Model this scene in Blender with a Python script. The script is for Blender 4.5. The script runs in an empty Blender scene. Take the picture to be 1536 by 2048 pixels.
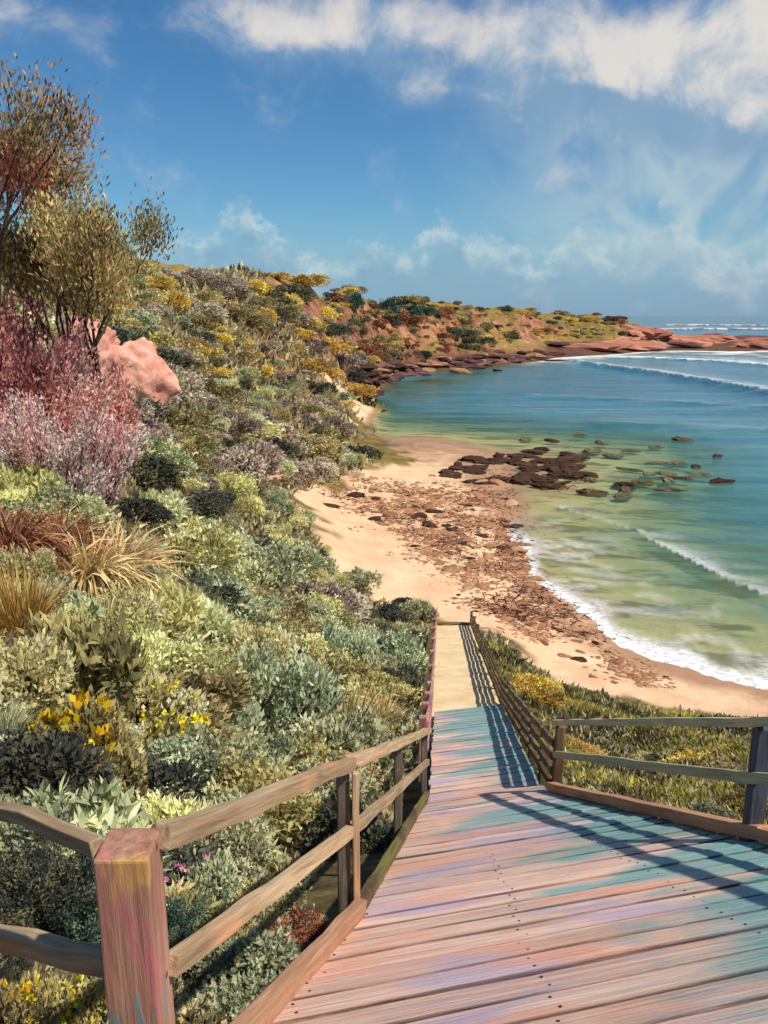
import bpy, bmesh, math, random
import numpy as np
from mathutils import Vector, Matrix

random.seed(7)
RNG = np.random.default_rng(11)
scene = bpy.context.scene
COL = scene.collection
R = math.radians

# ------------------------------------------------------------------ camera
PITCH = math.atan((1024 - 628) / 1600.0)          # eye is the origin, sea lies 18 m below it
cam_data = bpy.data.cameras.new('camera')
cam = bpy.data.objects.new('camera', cam_data)
COL.objects.link(cam)
cam.location = (0, 0, 0)
cam.rotation_euler = (R(90) - PITCH, 0, 0)
cam_data.sensor_fit = 'VERTICAL'
cam_data.sensor_height = 24
cam_data.lens = 24 * 1600 / 2048
cam_data.clip_start = 0.05
cam_data.clip_end = 20000
scene.camera = cam
SEA = -18.0

# ------------------------------------------------------------------ view
vs = scene.view_settings
vs.view_transform = 'Standard'
vs.look = 'None'
vs.exposure = 0.12
vs.gamma = 1.0
vs.use_curve_mapping = False
scene.cycles.max_bounces = 6
scene.cycles.diffuse_bounces = 2
scene.cycles.transparent_max_bounces = 12
scene.cycles.use_denoising = True
scene.cycles.use_adaptive_sampling = True
scene.cycles.adaptive_threshold = 0.02

# ------------------------------------------------------------------ node helpers
class G:
    """small expression helper around a node tree"""
    def __init__(self, nt):
        self.nt = nt
    def n(self, kind, **kw):
        nd = self.nt.nodes.new(kind)
        for k, v in kw.items():
            setattr(nd, k, v)
        return nd
    def put(self, sock, v):
        if hasattr(v, 'is_output') or isinstance(v, bpy.types.NodeSocket):
            self.nt.links.new(v, sock)
        else:
            if isinstance(v, (tuple, list)) and len(v) == 3 and sock.type == 'RGBA':
                v = (*v, 1.0)
            sock.default_value = v
    def m(self, op, a, b=None, c=None, clamp=False):
        nd = self.n('ShaderNodeMath', operation=op, use_clamp=clamp)
        self.put(nd.inputs[0], a)
        if b is not None: self.put(nd.inputs[1], b)
        if c is not None: self.put(nd.inputs[2], c)
        return nd.outputs[0]
    def vm(self, op, a, b=None):
        nd = self.n('ShaderNodeVectorMath', operation=op)
        self.put(nd.inputs[0], a)
        if b is not None: self.put(nd.inputs[1], b)
        return nd.outputs[0]
    def mix(self, f, a, b, mode='MIX'):
        nd = self.n('ShaderNodeMix', data_type='RGBA', blend_type=mode)
        self.put(nd.inputs[0], f); self.put(nd.inputs[6], a); self.put(nd.inputs[7], b)
        return nd.outputs[2]
    def step(self, v, lo, hi, smooth=True):
        nd = self.n('ShaderNodeMapRange', interpolation_type='SMOOTHSTEP' if smooth else 'LINEAR')
        self.put(nd.inputs[0], v); nd.inputs[1].default_value = lo; nd.inputs[2].default_value = hi
        return nd.outputs[0]
    def noise(self, vec, scale, detail=4, rough=0.55, dist=0.0, dim='3D'):
        nd = self.n('ShaderNodeTexNoise', noise_dimensions=dim)
        if vec is not None: self.put(nd.inputs['Vector'], vec)
        nd.inputs['Scale'].default_value = scale; nd.inputs['Detail'].default_value = detail
        nd.inputs['Roughness'].default_value = rough; nd.inputs['Distortion'].default_value = dist
        return nd.outputs[0]
    def noisecol(self, vec, scale, detail=3):
        nd = self.n('ShaderNodeTexNoise')
        self.put(nd.inputs['Vector'], vec)
        nd.inputs['Scale'].default_value = scale; nd.inputs['Detail'].default_value = detail
        return nd.outputs[1]
    def ramp(self, f, stops, interp='LINEAR'):
        nd = self.n('ShaderNodeValToRGB')
        cr = nd.color_ramp; cr.interpolation = interp
        while len(cr.elements) < len(stops): cr.elements.new(0.5)
        for e, (p, c) in zip(cr.elements, stops):
            e.position = p; e.color = (*c, 1.0)
        self.put(nd.inputs[0], f)
        return nd.outputs[0]
    def mapping(self, vec, scale=(1, 1, 1), loc=(0, 0, 0), rot=(0, 0, 0)):
        nd = self.n('ShaderNodeMapping')
        self.put(nd.inputs[0], vec)
        nd.inputs['Scale'].default_value = scale; nd.inputs['Location'].default_value = loc
        nd.inputs['Rotation'].default_value = rot
        return nd.outputs[0]
    def attr(self, name, out='Fac'):
        nd = self.n('ShaderNodeAttribute'); nd.attribute_name = name
        return nd.outputs[out]
    def bump(self, h, strength=0.5, dist=0.05):
        nd = self.n('ShaderNodeBump')
        nd.inputs['Strength'].default_value = strength; nd.inputs['Distance'].default_value = dist
        self.put(nd.inputs['Height'], h)
        return nd.outputs[0]

def srgb(r, g, b):
    f = lambda c: (c / 255 / 12.92) if c / 255 <= 0.04045 else ((c / 255 + 0.055) / 1.055) ** 2.4
    return (f(r), f(g), f(b))

# ------------------------------------------------------------------ sky and sun
SUN_AZ, SUN_EL = R(117), R(54)
world = bpy.data.worlds.new('World')
scene.world = world
world.use_nodes = True
world.cycles.sampling_method = 'MANUAL'
world.cycles.sample_map_resolution = 256
wg = G(world.node_tree)
for nd in list(world.node_tree.nodes): world.node_tree.nodes.remove(nd)
w_out = wg.n('ShaderNodeOutputWorld')
w_bg = wg.n('ShaderNodeBackground')
w_bg.inputs[1].default_value = 0.10
world.node_tree.links.new(w_bg.outputs[0], w_out.inputs[0])
sky = wg.n('ShaderNodeTexSky', sky_type='NISHITA')
sky.sun_disc = False
sky.sun_elevation = SUN_EL
sky.sun_rotation = SUN_AZ
sky.air_density = 1.0; sky.dust_density = 0.3; sky.ozone_density = 4.0
tc = wg.n('ShaderNodeTexCoord')
sep = wg.n('ShaderNodeSeparateXYZ')
world.node_tree.links.new(tc.outputs['Generated'], sep.inputs[0])
az = wg.m('ARCTAN2', sep.outputs[0], sep.outputs[1])
el = wg.m('ARCSINE', sep.outputs[2])
skyv = wg.n('ShaderNodeCombineXYZ')
world.node_tree.links.new(az, skyv.inputs[0]); world.node_tree.links.new(el, skyv.inputs[1])
def pe(x, y):
    """direction of a sky point as azimuth, elevation"""
    X = (x - 768) / 1600; Y = (y - 1024) / 1600
    v = Vector((X, math.cos(PITCH) - Y * math.sin(PITCH), -(math.sin(PITCH) + Y * math.cos(PITCH)))).normalized()
    return math.atan2(v.x, v.y), math.asin(v.z)
BLOBS = [((1390, 125), .075, .070, .80), ((1250, 110), .09, .050, .46), ((1110, 90), .13, .060, .46), ((640, 55), .10, .030, .50), ((840, 60), .13, .035, .46), ((500, 60), .08, .03, .30),
         ((1545, 170), .05, .090, .50), ((1330, 220), .18, .060, .48), ((960, 170), .12, .022, .30),
         ((20, 45), .10, .045, .42), ((1480, 560), .20, .030, .30)]
def scaled(v, k):
    nd = wg.n('ShaderNodeVectorMath', operation='SCALE'); wg.put(nd.inputs[0], v); nd.inputs['Scale'].default_value = k
    return nd.outputs[0]
skw0 = wg.vm('ADD', skyv.outputs[0], scaled(wg.vm('SUBTRACT', wg.noisecol(skyv.outputs[0], 6.0, 2), (0.5, 0.5, 0.5)), .10))
gen = wg.step(wg.noise(wg.mapping(skyv.outputs[0], (1, 1.4, 1), (7, 2, 0)), 1.6, 3, 0.5), .50, .75)      # broken cloud over the rest of the sky
gen = wg.m('MULTIPLY', wg.m('MULTIPLY', gen, wg.m('MAXIMUM', wg.step(wg.m('ABSOLUTE', az), .55, .85), wg.step(el, .45, .7))), .7)
def cloud_density(vec):
    """cloud density over the sky as a function of azimuth / elevation"""
    sw = wg.n('ShaderNodeSeparateXYZ'); world.node_tree.links.new(vec, sw.inputs[0])
    dens = gen
    for (c, sa, se, amp) in BLOBS:
        a0, e0 = pe(*c)
        da = wg.m('DIVIDE', wg.m('SUBTRACT', sw.outputs[0], a0), sa); de = wg.m('DIVIDE', wg.m('SUBTRACT', sw.outputs[1], e0), se)
        b_ = wg.m('MULTIPLY', wg.m('EXPONENT', wg.m('MULTIPLY', wg.m('ADD', wg.m('MULTIPLY', da, da), wg.m('MULTIPLY', de, de)), -1.0)), amp)
        dens = wg.m('ADD', dens, b_)
    fb = wg.noise(wg.mapping(vec, (1, 1.25, 1)), 9.0, 7, 0.60)
    return wg.m('ADD', dens, wg.m('MULTIPLY', wg.m('SUBTRACT', fb, 0.5), 1.7))
dd = cloud_density(skw0)
dl = cloud_density(wg.vm('ADD', skw0, (0.014, 0.026, 0)))        # a little nearer the light
cover = wg.step(dd, -0.02, 0.85)
fba = wg.noise(wg.mapping(skw0, (1.7, 1.0, 1), (3, 1, 0)), 7.5, 6, .62)
lit = wg.step(wg.m('ADD', wg.m('MULTIPLY', wg.m('SUBTRACT', dd, dl), 1.3), wg.m('ADD', wg.m('MULTIPLY', wg.m('SUBTRACT', fba, .5), 2.6), wg.m('MULTIPLY', wg.m('MINIMUM', dd, 1.6), .30))), -0.25, 0.95)
ccol = wg.mix(lit, (2.0, 3.4, 5.0), (7.6, 7.1, 6.5))
# thin swirling veil under the big cloud
sv_ = wg.vm('ADD', skyv.outputs[0], scaled(wg.vm('SUBTRACT', wg.noisecol(skyv.outputs[0], 3.6, 2), (0.5, 0.5, 0.5)), .55))
rdg = wg.m('SUBTRACT', 1.0, wg.m('ABSOLUTE', wg.m('SUBTRACT', wg.m('MULTIPLY', wg.noise(sv_, 5.0, 4, .55), 2.0), 1.0)))
va0, ve0 = pe(1400, 350)
vmask = wg.m('MULTIPLY', wg.step(az, va0 - .34, va0 + .02), wg.m('MULTIPLY', wg.step(el, ve0 + .20, ve0 + .04), wg.step(el, .02, .09)))
veil = wg.m('MULTIPLY', vmask, wg.m('ADD', .04, wg.m('MULTIPLY', wg.m('POWER', wg.step(rdg, .60, 1.0), 2.0), .75)))
# low cumulus bank along the horizon
top = wg.m('MULTIPLY', wg.noise(wg.mapping(skyv.outputs[0], (1, 0, 0), (.35, 0, 0)), 8.5, 1, 0.4), 0.19)
puff = wg.m('MULTIPLY', wg.m('SUBTRACT', wg.noise(skyv.outputs[0], 26, 5, 0.62), 0.5), 0.10)
edge = wg.m('ADD', wg.m('ADD', wg.m('SUBTRACT', top, el), puff), -0.004)
bank = wg.m('MULTIPLY', wg.step(edge, 0.0, 0.02), wg.step(el, -0.02, 0.05))
pl = wg.noise(wg.mapping(skyv.outputs[0], (1, 1.2, 1), (2.2, .4, 0)), 30, 4, .6)
bank = wg.m('MULTIPLY', bank, wg.m('ADD', 0.40, wg.m('MULTIPLY', wg.step(pl, .35, .65), .50)))
bcol = wg.mix(wg.m('MULTIPLY', wg.step(edge, 0.05, 0.0), wg.step(pl, .3, .6)), (2.1, 3.8, 5.2), (5.8, 6.8, 6.7))
hs = wg.n('ShaderNodeHueSaturation'); hs.inputs['Saturation'].default_value = 1.18; hs.inputs['Value'].default_value = 0.80
world.node_tree.links.new(sky.outputs[0], hs.inputs['Color'])
tint = wg.mix(1.0, hs.outputs[0], (0.80, 1.08, 1.16), 'MULTIPLY')
tint = wg.mix(wg.m('MULTIPLY', wg.step(el, .11, .0), .75), tint, (1.9, 3.2, 5.0))
skyc = wg.mix(wg.m('MULTIPLY', bank, 0.95), tint, bcol)
skyc = wg.mix(veil, skyc, (4.6, 5.7, 6.0))
skyc = wg.mix(wg.m('MULTIPLY', cover, 0.86), skyc, ccol)
world.node_tree.links.new(skyc, w_bg.inputs[0])

sun_d = bpy.data.lights.new('sun', 'SUN')
sun_d.energy = 4.7
sun_d.angle = R(1.2)
sun_d.color = (1.0, 0.93, 0.82)
sun = bpy.data.objects.new('sun', sun_d)
COL.objects.link(sun)
sdir = Vector((math.sin(SUN_AZ) * math.cos(SUN_EL), math.cos(SUN_AZ) * math.cos(SUN_EL), math.sin(SUN_EL)))
sun.rotation_euler = sdir.to_track_quat('Z', 'Y').to_euler()

# ------------------------------------------------------------------ geometry helpers
CP, SP = math.cos(PITCH), math.sin(PITCH)
def at(px, py, d):
    """place seen at a picture point, d metres ahead"""
    X = (px - 768) / 1600; Y = (py - 1024) / 1600
    f = CP - Y * SP
    return np.array([X / f * d, d, -(SP + Y * CP) / f * d])
def onsea(px, py, z=SEA):
    X = (px - 768) / 1600; Y = (py - 1024) / 1600
    t = z / -(SP + Y * CP)
    return np.array([X * t, (CP - Y * SP) * t, z])

def hash2(ix, iy, seed):
    h = (ix * 374761393 + iy * 668265263 + seed * 974711) & 0xffffffff
    h = ((h ^ (h >> 13)) * 1274126177) & 0xffffffff
    return ((h ^ (h >> 16)) & 0xffff) / 65535.0
def vnoise(x, y, seed=0):
    x = np.asarray(x, float); y = np.asarray(y, float)
    ix = np.floor(x).astype(np.int64); iy = np.floor(y).astype(np.int64)
    fx = x - ix; fy = y - iy
    fx = fx * fx * (3 - 2 * fx); fy = fy * fy * (3 - 2 * fy)
    a = hash2(ix, iy, seed); b = hash2(ix + 1, iy, seed); c = hash2(ix, iy + 1, seed); d = hash2(ix + 1, iy + 1, seed)
    return (a * (1 - fx) + b * fx) * (1 - fy) + (c * (1 - fx) + d * fx) * fy
def fbm(x, y, seed=0, octs=4, gain=0.5):
    s = 0; amp = 1; tot = 0
    for o in range(octs):
        s = s + amp * vnoise(x * 2 ** o, y * 2 ** o, seed + o * 17); tot += amp; amp *= gain
    return s / tot
def sstep(a, b, x):
    t = np.clip((x - a) / (b - a), 0, 1)
    return t * t * (3 - 2 * t)

def mesh_np(name, verts, faces, smooth=False):
    me = bpy.data.meshes.new(name)
    verts = np.asarray(verts, np.float32); faces = np.asarray(faces, np.int32)
    nf, k = faces.shape
    me.vertices.add(len(verts)); me.vertices.foreach_set('co', verts.ravel())
    me.loops.add(nf * k); me.loops.foreach_set('vertex_index', faces.ravel())
    me.polygons.add(nf); me.polygons.foreach_set('loop_start', np.arange(nf, dtype=np.int32) * k)
    if smooth: me.polygons.foreach_set('use_smooth', np.ones(nf, bool))
    me.update(calc_edges=True); me.validate()
    return me
def fattr(me, name, vals):
    a = me.attributes.new(name, 'FLOAT', 'POINT')
    a.data.foreach_set('value', np.asarray(vals, np.float32))
def link(name, me, mat=None, parent=None, loc=None):
    o = bpy.data.objects.new(name, me)
    COL.objects.link(o)
    if mat is not None:
        if me is not None and len(me.materials) == 0: me.materials.append(mat)
        elif me is not None and me.materials[0] != mat:
            o.material_slots[0].link = 'OBJECT'; o.material_slots[0].material = mat
    if parent is not None: o.parent = parent
    if loc is not None: o.location = loc
    return o
def tag(o, label=None, cat=None, group=None, kind=None):
    if label: o['label'] = label
    if cat: o['category'] = cat
    if group: o['group'] = group
    if kind: o['kind'] = kind
    return o
def empty(name, loc):
    o = bpy.data.objects.new(name, None); COL.objects.link(o); o.location = Vector(loc)
    o.empty_display_size = 0.1
    return o

def new_mat(name):
    m = bpy.data.materials.new(name); m.use_nodes = True
    nt = m.node_tree
    g = G(nt)
    b = nt.nodes['Principled BSDF']
    return m, g, b

# ------------------------------------------------------------------ stair plane
H0, PA, PB = 1.28, -0.127, 0.532
def plane_z(x, y): return -(H0 + PA * x + PB * y)
LEV = np.array([0.9727, 0.2322]); FALL = np.array([-0.2322, 0.9727]); SLOPE = 0.547
STAIR_L = [(-0.66, 0.6), (-0.44, 2.4), (-0.16, 4.0), (0.58, 8.94)]
STAIR_R = [(2.95, 0.6), (2.5, 4.6), (1.95, 8.4)]
LOW_L = [(0.58, 8.94), (1.21, 17.3)]
LOW_R = [(1.95, 8.4), (2.80, 17.3)]
PATH_L = [(1.21, 17.3), (2.85, 39.5)]
PATH_R = [(2.80, 17.3), (4.45, 39.5)]
Z_A, Z_B, Z_C = -5.86, -9.38, -15.95           # foot of upper flight, foot of lower flight, foot of path
def line_x(pts, y):
    return np.interp(y, [p[1] for p in pts], [p[0] for p in pts])
WALK_L = STAIR_L + LOW_L[1:] + PATH_L[1:]
WALK_R = STAIR_R + LOW_R[1:] + PATH_R[1:]
def walk_z(x, y):
    z = plane_z(x, y)
    z2 = Z_A - 0.409 * ((y - 8.67) - 0.2 * (x - 1.27)) 
    z3 = Z_B - (y - 17.3) * (Z_B - Z_C) / -(17.3 - 39.5)
    z = np.where(y < 8.7, z, np.where(y < 17.3, z2, z3))
    return np.where(y < 0.6, -1.62, z)

# ------------------------------------------------------------------ terrain
CT = []
def C(px, py, d, drop=0.0):
    p = at(px, py, d); CT.append((p[0] / p[1], math.log(d), p[2] - drop))
def CZ(x, y, z): CT.append((x / y, math.log(y), z))
# left hillside, column by column
for px, rows in {
    -250: [(1500, 3.2, .7), (1200, 7, 1), (950, 13, 1.2), (750, 20, 1.2), (560, 32, 1.5), (420, 60, 1), (430, 150, 0)],
    -20: [(1600, 3.2, .8), (1350, 6, 1.0), (1150, 9, 1), (950, 15, 1.2), (800, 22, 1.2), (640, 36, 1.4), (560, 60, 1), (545, 120, 0)],
    120: [(1700, 3.0, .8), (1500, 4.8, 1.0), (1250, 9, 1), (1000, 16, 1.2), (850, 24, 1.3), (720, 36, 1), (600, 60, 1.2), (556, 90, .8), (560, 200, 0)],
    300: [(1750, 3.4, .7), (1500, 6, 1.0), (1250, 12, 1.1), (1050, 20, 1.2), (850, 35, 1.2), (740, 55, .8), (620, 80, 1.2), (560, 105, .8), (580, 220, 3)],
    500: [(1750, 4.2, .6), (1500, 8, .9), (1300, 15, 1.1), (1100, 28, 1.2), (980, 45, 1.2), (860, 62, 1.2), (720, 95, 1), (600, 125, 1), (556, 150, .5), (600, 260, 5)],
    620: [(1600, 7, .6), (1420, 12, .9), (1250, 24, 1.0), (900, 85, 1.0), (820, 110, .5), (720, 150, 1), (620, 175, 1), (570, 200, .5), (610, 300, 6)],
    700: [(1460, 10, .5), (1330, 18, 1.0), (880, 105, 1.2), (835, 130, .6), (690, 225, 0), (620, 250, .5), (592, 270, .5), (640, 400, 6)],
}.items():
    for (py, d, dr) in rows: C(px, py, d, dr)
CZ(-3, 35, -13.6); CZ(-5, 58, -15.2); CZ(-8, 72, -15.4); CZ(-4, 95, -15.8); CZ(-2, 45, -15.2)
# headland behind the cove
for px, py, d in [(760, 690, 262), (760, 600, 300), (840, 600, 330), (840, 680, 295), (920, 620, 360), (920, 690, 310), (1000, 622, 385), (1000, 690, 330),
                  (1080, 634, 420), (1090, 690, 368), (1160, 640, 440), (1170, 684, 396), (1240, 648, 455), (1240, 684, 415), (1300, 663, 450), (1300, 690, 425)]:
    C(px, py, d)
for px in (760, 840, 920, 1000, 1080, 1160): C(px, 648, 560)
for px in (700, 800, 900, 1000, 1100, 1200): C(px, 662, 800, 3)
for px, py in [(1360, 672), (1440, 676), (1536, 678), (1640, 680)]:
    p = onsea(px, 695, SEA + 0.8); CZ(p[0], p[1] * 1.0, SEA + 1.5); CZ(p[0] * 1.10, p[1] * 1.10, SEA + 3.2); CZ(p[0] * 1.25, p[1] * 1.25, SEA - 2)
CZ(150, 620, SEA - 3); CZ(260, 560, SEA - 3); CZ(120, 700, SEA - 4); CZ(60, 900, SEA - 6); CZ(450, 420, SEA - 2)
# shoreline
SHORE = [(1536, 1390), (1400, 1350), (1270, 1310), (1200, 1270), (1150, 1215), (1060, 1150), (1015, 1060), (1010, 985), (960, 900), (880, 886), (800, 878),
         (742, 832), (706, 788), (760, 752), (830, 745), (900, 737), (1000, 730), (1110, 716), (1290, 703), (1420, 702), (1540, 701), (1700, 700)]
for (px, py) in SHORE:
    p = onsea(px, py); CZ(p[0], p[1], SEA)
for (px, py, z) in [(1536, 1300, -18.35), (1536, 1200, -18.7), (1400, 1230, -18.5), (1300, 1180, -18.5), (1200, 1120, -18.4), (1120, 1040, -18.3),
                    (1250, 1000, -18.5), (1536, 1050, -19.4), (1400, 950, -19.0), (1150, 930, -18.25), (1050, 890, -18.4), (1300, 900, -18.7), (1536, 900, -20.0),
                    (1000, 850, -19.2), (850, 850, -18.8), (1200, 820, -20.8), (1536, 800, -21), (900, 790, -19.3), (850, 765, -18.5), (950, 752, -18.7), (780, 772, -18.4), (1100, 760, -20.5), (1350, 730, -20), (800, 795, -18.8),
                    (1900, 1100, -20), (1900, 850, -22), (1200, 735, -19.6), (1500, 718, -19.2)]:
    p = onsea(px, py, z); CZ(p[0], p[1], z)
# beach
for (px, py, z) in [(1536, 1425, -17.3), (1300, 1400, -16.9), (1100, 1330, -16.7), (1000, 1250, -16.6), (900, 1160, -16.7), (780, 1150, -16.2), (680, 1150, -15.7),
                    (950, 1080, -17.3), (800, 1030, -16.9), (640, 1020, -15.9), (850, 950, -17.4), (720, 945, -16.4), (950, 940, -17.8)]:
    p = onsea(px, py, z); CZ(p[0], p[1], z)
# bank right of the boardwalk
for (px, py, d, dr) in [(1300, 1640, 7.2, .55), (1500, 1700, 6.0, .6), (1300, 1560, 10, .5), (1150, 1500, 14, .4), (1300, 1490, 15, .3), (1500, 1480, 14, .4), (1200, 1440, 20, .2),
                        (1450, 1445, 21, .3), (1800, 1500, 14, .2), (1800, 1750, 6, .6), (1060, 1370, 26, .2), (1020, 1320, 30, .2), (2300, 1600, 9, .3), (2300, 1500, 13, 0)]:
    C(px, py, d, dr)
CZ(30, 14, -18.5); CZ(40, 22, -19); CZ(6, 2.2, -3.6); CZ(3.6, 3.5, -3.3); CZ(14, 3.5, -9)
CZ(-6, 2.0, -2.2); CZ(-1.5, 1.2, -2.4); CZ(3.2, 1.2, -2.5); CZ(0, 1.0, -2.3); CZ(-20, 8, 0.5); CZ(-3, 1, -2.2); CZ(-60, 20, 4)
for y in (1.5, 2.5, 4, 6, 8.5):
    for x in (line_x(STAIR_L, y) - .25, line_x(STAIR_R, y) + .2): CZ(x, y, float(plane_z(x, y)) - 0.42)
for y in (10, 13, 17, 22, 28, 34, 40):
    for x in (line_x(WALK_L, y) - .5, line_x(WALK_R, y) + .5): CZ(x, y, float(walk_z(x, y)) - 0.25)

CT = np.array(CT)
KU, KL = 2.2, 1.0
_cx = np.stack([np.arctan(CT[:, 0]) * KU, CT[:, 1] * KL], 1)
_D = np.sqrt(((_cx[:, None] - _cx[None]) ** 2).sum(2) + 0.0004)
_n = len(CT)
_A = np.zeros((_n + 1, _n + 1)); _A[:_n, :_n] = -_D; _A[:_n, :_n] += np.eye(_n) * 0.002; _A[_n, :_n] = 1; _A[:_n, _n] = 1
_w = np.linalg.solve(_A, np.append(CT[:, 2], 0))

WPTS = [( (line_x(WALK_L, y) + line_x(WALK_R, y)) / 2, y) for y in (0.6, 2, 4, 6, 8.7, 12, 17.3, 25, 32, 39.5)]
def seg_dist(x, y, pts):
    best = np.full(np.shape(x), 1e9)
    for (ax, ay), (bx, by) in zip(pts[:-1], pts[1:]):
        dx, dy = bx - ax, by - ay
        t = np.clip(((x - ax) * dx + (y - ay) * dy) / (dx * dx + dy * dy), 0, 1)
        best = np.minimum(best, np.hypot(x - ax - t * dx, y - ay - t * dy))
    return best
TOE = [(2300, 1440), (1536, 1428), (1120, 1418), (1010, 1320), (950, 1268), (840, 1228), (700, 1212), (665, 1150), (622, 1085), (590, 1015), (650, 978), (790, 920), (850, 893), (790, 872), (742, 832)]
TOE_W = [tuple(onsea(px, py, -16.4)[:2]) for px, py in TOE]
_tu = np.array([math.log(y) for x, y in TOE_W]); 
def landward(x, y):
    """>0 on the planted side of the beach, in metres (rough)"""
    x = np.asarray(x, float); y = np.asarray(y, float)
    d = seg_dist(x, y, TOE_W)
    # polygon of the planted side
    poly = TOE_W + [(-40, 200), (-400, 200), (-400, -60), (60, -60)]
    inside = np.zeros(x.shape, bool)
    j = len(poly) - 1
    for i in range(len(poly)):
        xi, yi = poly[i]; xj, yj = poly[j]
        c = ((yi > y) != (yj > y)) & (x < (xj - xi) * (y - yi) / ((yj - yi) + 1e-9) + xi)
        inside ^= c; j = i
    return np.where(inside, d, -d)

def raw_height(x, y):
    x = np.asarray(x, float); y = np.maximum(np.asarray(y, float), 0.35)
    sh = x.shape; x = x.ravel(); y = y.ravel()
    q = np.stack([np.arctan(x / y) * KU, np.log(y) * KL], 1)
    out = np.empty(len(x))
    for i in range(0, len(x), 20000):
        qq = q[i:i + 20000]
        d = np.sqrt((qq[:, None, 0] - _cx[None, :, 0]) ** 2 + (qq[:, None, 1] - _cx[None, :, 1]) ** 2 + 0.0004)
        out[i:i + 20000] = -d @ _w[:_n] + _w[_n]
    return out.reshape(sh)
def height(x, y):
    x = np.asarray(x, float); y = np.asarray(y, float)
    z = raw_height(x, y)
    d = np.hypot(x, y)
    above = sstep(SEA + 1.2, SEA + 4.5, z)
    nz = (fbm(x / (0.9 + d * .05), y / (0.9 + d * .05), 3, 4) - 0.5) * np.clip(d * 0.035, 0.12, 5.0) * above
    ridg = (1 - np.abs(2 * fbm(x / 26, y / 26, 9, 4) - 1)) - 0.75
    nz += ridg * sstep(150, 240, d) * above * 7.0
    fine = (fbm(x / 0.35, y / 0.35, 5, 3) - 0.5) * 0.07 + (fbm(x / 3.0, y / 3.0, 15, 3) - .5) * 0.30 * (1 - above)
    z = z + nz + fine
    # rock ledges on the headland
    led = sstep(170, 230, d) * above
    q = np.round(z / 2.6) * 2.6
    z = z * (1 - 0.45 * led) + q * 0.45 * led
    wd = seg_dist(x, y, WPTS)
    wz = walk_z(x, y) - np.where(y < 17.2, 0.42, 0.10)
    k = 1 - sstep(1.0 + np.where(y < 9, .9, 0), 3.0 + np.where(y < 9, .2, 0), wd)
    k = np.where((y > 40.5), 0, k)
    z = z * (1 - k) + np.minimum(wz, z * 0 + wz) * k
    return z

NA, NR = 460, 470
ang = np.concatenate([np.linspace(-1.75, -0.62, 70, endpoint=False), np.linspace(-0.62, 0.62, 330, endpoint=False), np.linspace(0.62, 1.75, NA - 400)])
rad = np.exp(np.linspace(math.log(0.5), math.log(1000), NR))
AA, RR = np.meshgrid(ang, rad, indexing='ij')
TX, TY = RR * np.sin(AA), RR * np.cos(AA)
def fan_height(X, Y):
    return height(X, Y)
TZ = fan_height(TX, TY)
back = TY < 0.35
def fan_faces(na, nr):
    i, j = np.meshgrid(np.arange(na - 1), np.arange(nr - 1), indexing='ij')
    a = (i * nr + j).ravel()
    return np.stack([a, a + 1, a + nr + 1, a + nr], 1)[:, ::-1]
land = landward(TX, TY)
gx = np.gradient(TZ, axis=1) / np.maximum(np.gradient(RR, axis=1), 1e-4)
gy = np.gradient(TZ, axis=0) / np.maximum(np.abs(np.gradient(AA, axis=0)) * RR, 1e-4)
slope = np.hypot(gx, gy)
fl = land / (1 + 0.012 * RR) + (fbm(TX / 2.2, TY / 2.2, 21, 4) - 0.5) * 5.0
veg = sstep(-0.6, 0.7, fl)
farland = sstep(150, 165, TY) * sstep(SEA - 2.2, SEA - 1.4, TZ)
veg = np.maximum(veg * (1 - sstep(150, 170, TY)), farland)
terr = mesh_np('ground', np.stack([TX, TY, TZ], -1).reshape(-1, 3), fan_faces(NA, NR), True)
fattr(terr, 'veg', veg.ravel()); fattr(terr, 'steep', slope.ravel()); fattr(terr, 'dist', RR.ravel())

m_ground, g, b = new_mat('ground')
geo = g.n('ShaderNodeNewGeometry')
pos = geo.outputs['Position']
n1 = g.noise(pos, 0.35, 6, 0.6); n2 = g.noise(pos, 2.2, 6, 0.65); n3 = g.noise(pos, 14, 5, 0.6)
nfar = g.noise(pos, 0.045, 6, 0.65)
sand = g.ramp(g.m('ADD', g.m('MULTIPLY', n1, .7), g.m('MULTIPLY', n2, .3)), [(.25, srgb(198, 148, 116)), (.5, srgb(224, 184, 144)), (.75, srgb(236, 206, 168))])
sepz = g.n('ShaderNodeSeparateXYZ'); g.put(sepz.inputs[0], pos)
wet = g.step(g.m('ADD', sepz.outputs[2], g.m('MULTIPLY', g.m('SUBTRACT', n1, .5), .6)), SEA + 0.45, SEA + 0.05)
sand = g.mix(g.m('MULTIPLY', wet, .75), sand, srgb(150, 112, 88))
sand = g.mix(g.m('MULTIPLY', g.step(sepz.outputs[2], SEA - .06, SEA - .30), .8), sand, srgb(192, 182, 122))
weed = g.noise(g.mapping(pos, (.16, .42, .3)), 1.0, 6, .62, .4)
sand = g.mix(g.m('MULTIPLY', g.step(weed, .46, .60), g.m('MULTIPLY', g.step(sepz.outputs[2], SEA - .02, SEA - .35), .85)), sand, g.ramp(n1, [(.35, srgb(82, 92, 44)), (.6, srgb(120, 98, 66))]))
soil = g.ramp(n2, [(.3, srgb(62, 50, 36)), (.5, srgb(96, 84, 52)), (.7, srgb(132, 112, 72))])
scrub = g.ramp(g.m('ADD', g.m('MULTIPLY', nfar, .5), g.m('MULTIPLY', n1, .5)), [(.32, srgb(70, 66, 42)), (.45, srgb(118, 100, 52)), (.56, srgb(150, 126, 62)), (.7, srgb(96, 96, 60))])
soil = g.mix(g.step(g.attr('dist'), 40, 110), soil, scrub)
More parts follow.
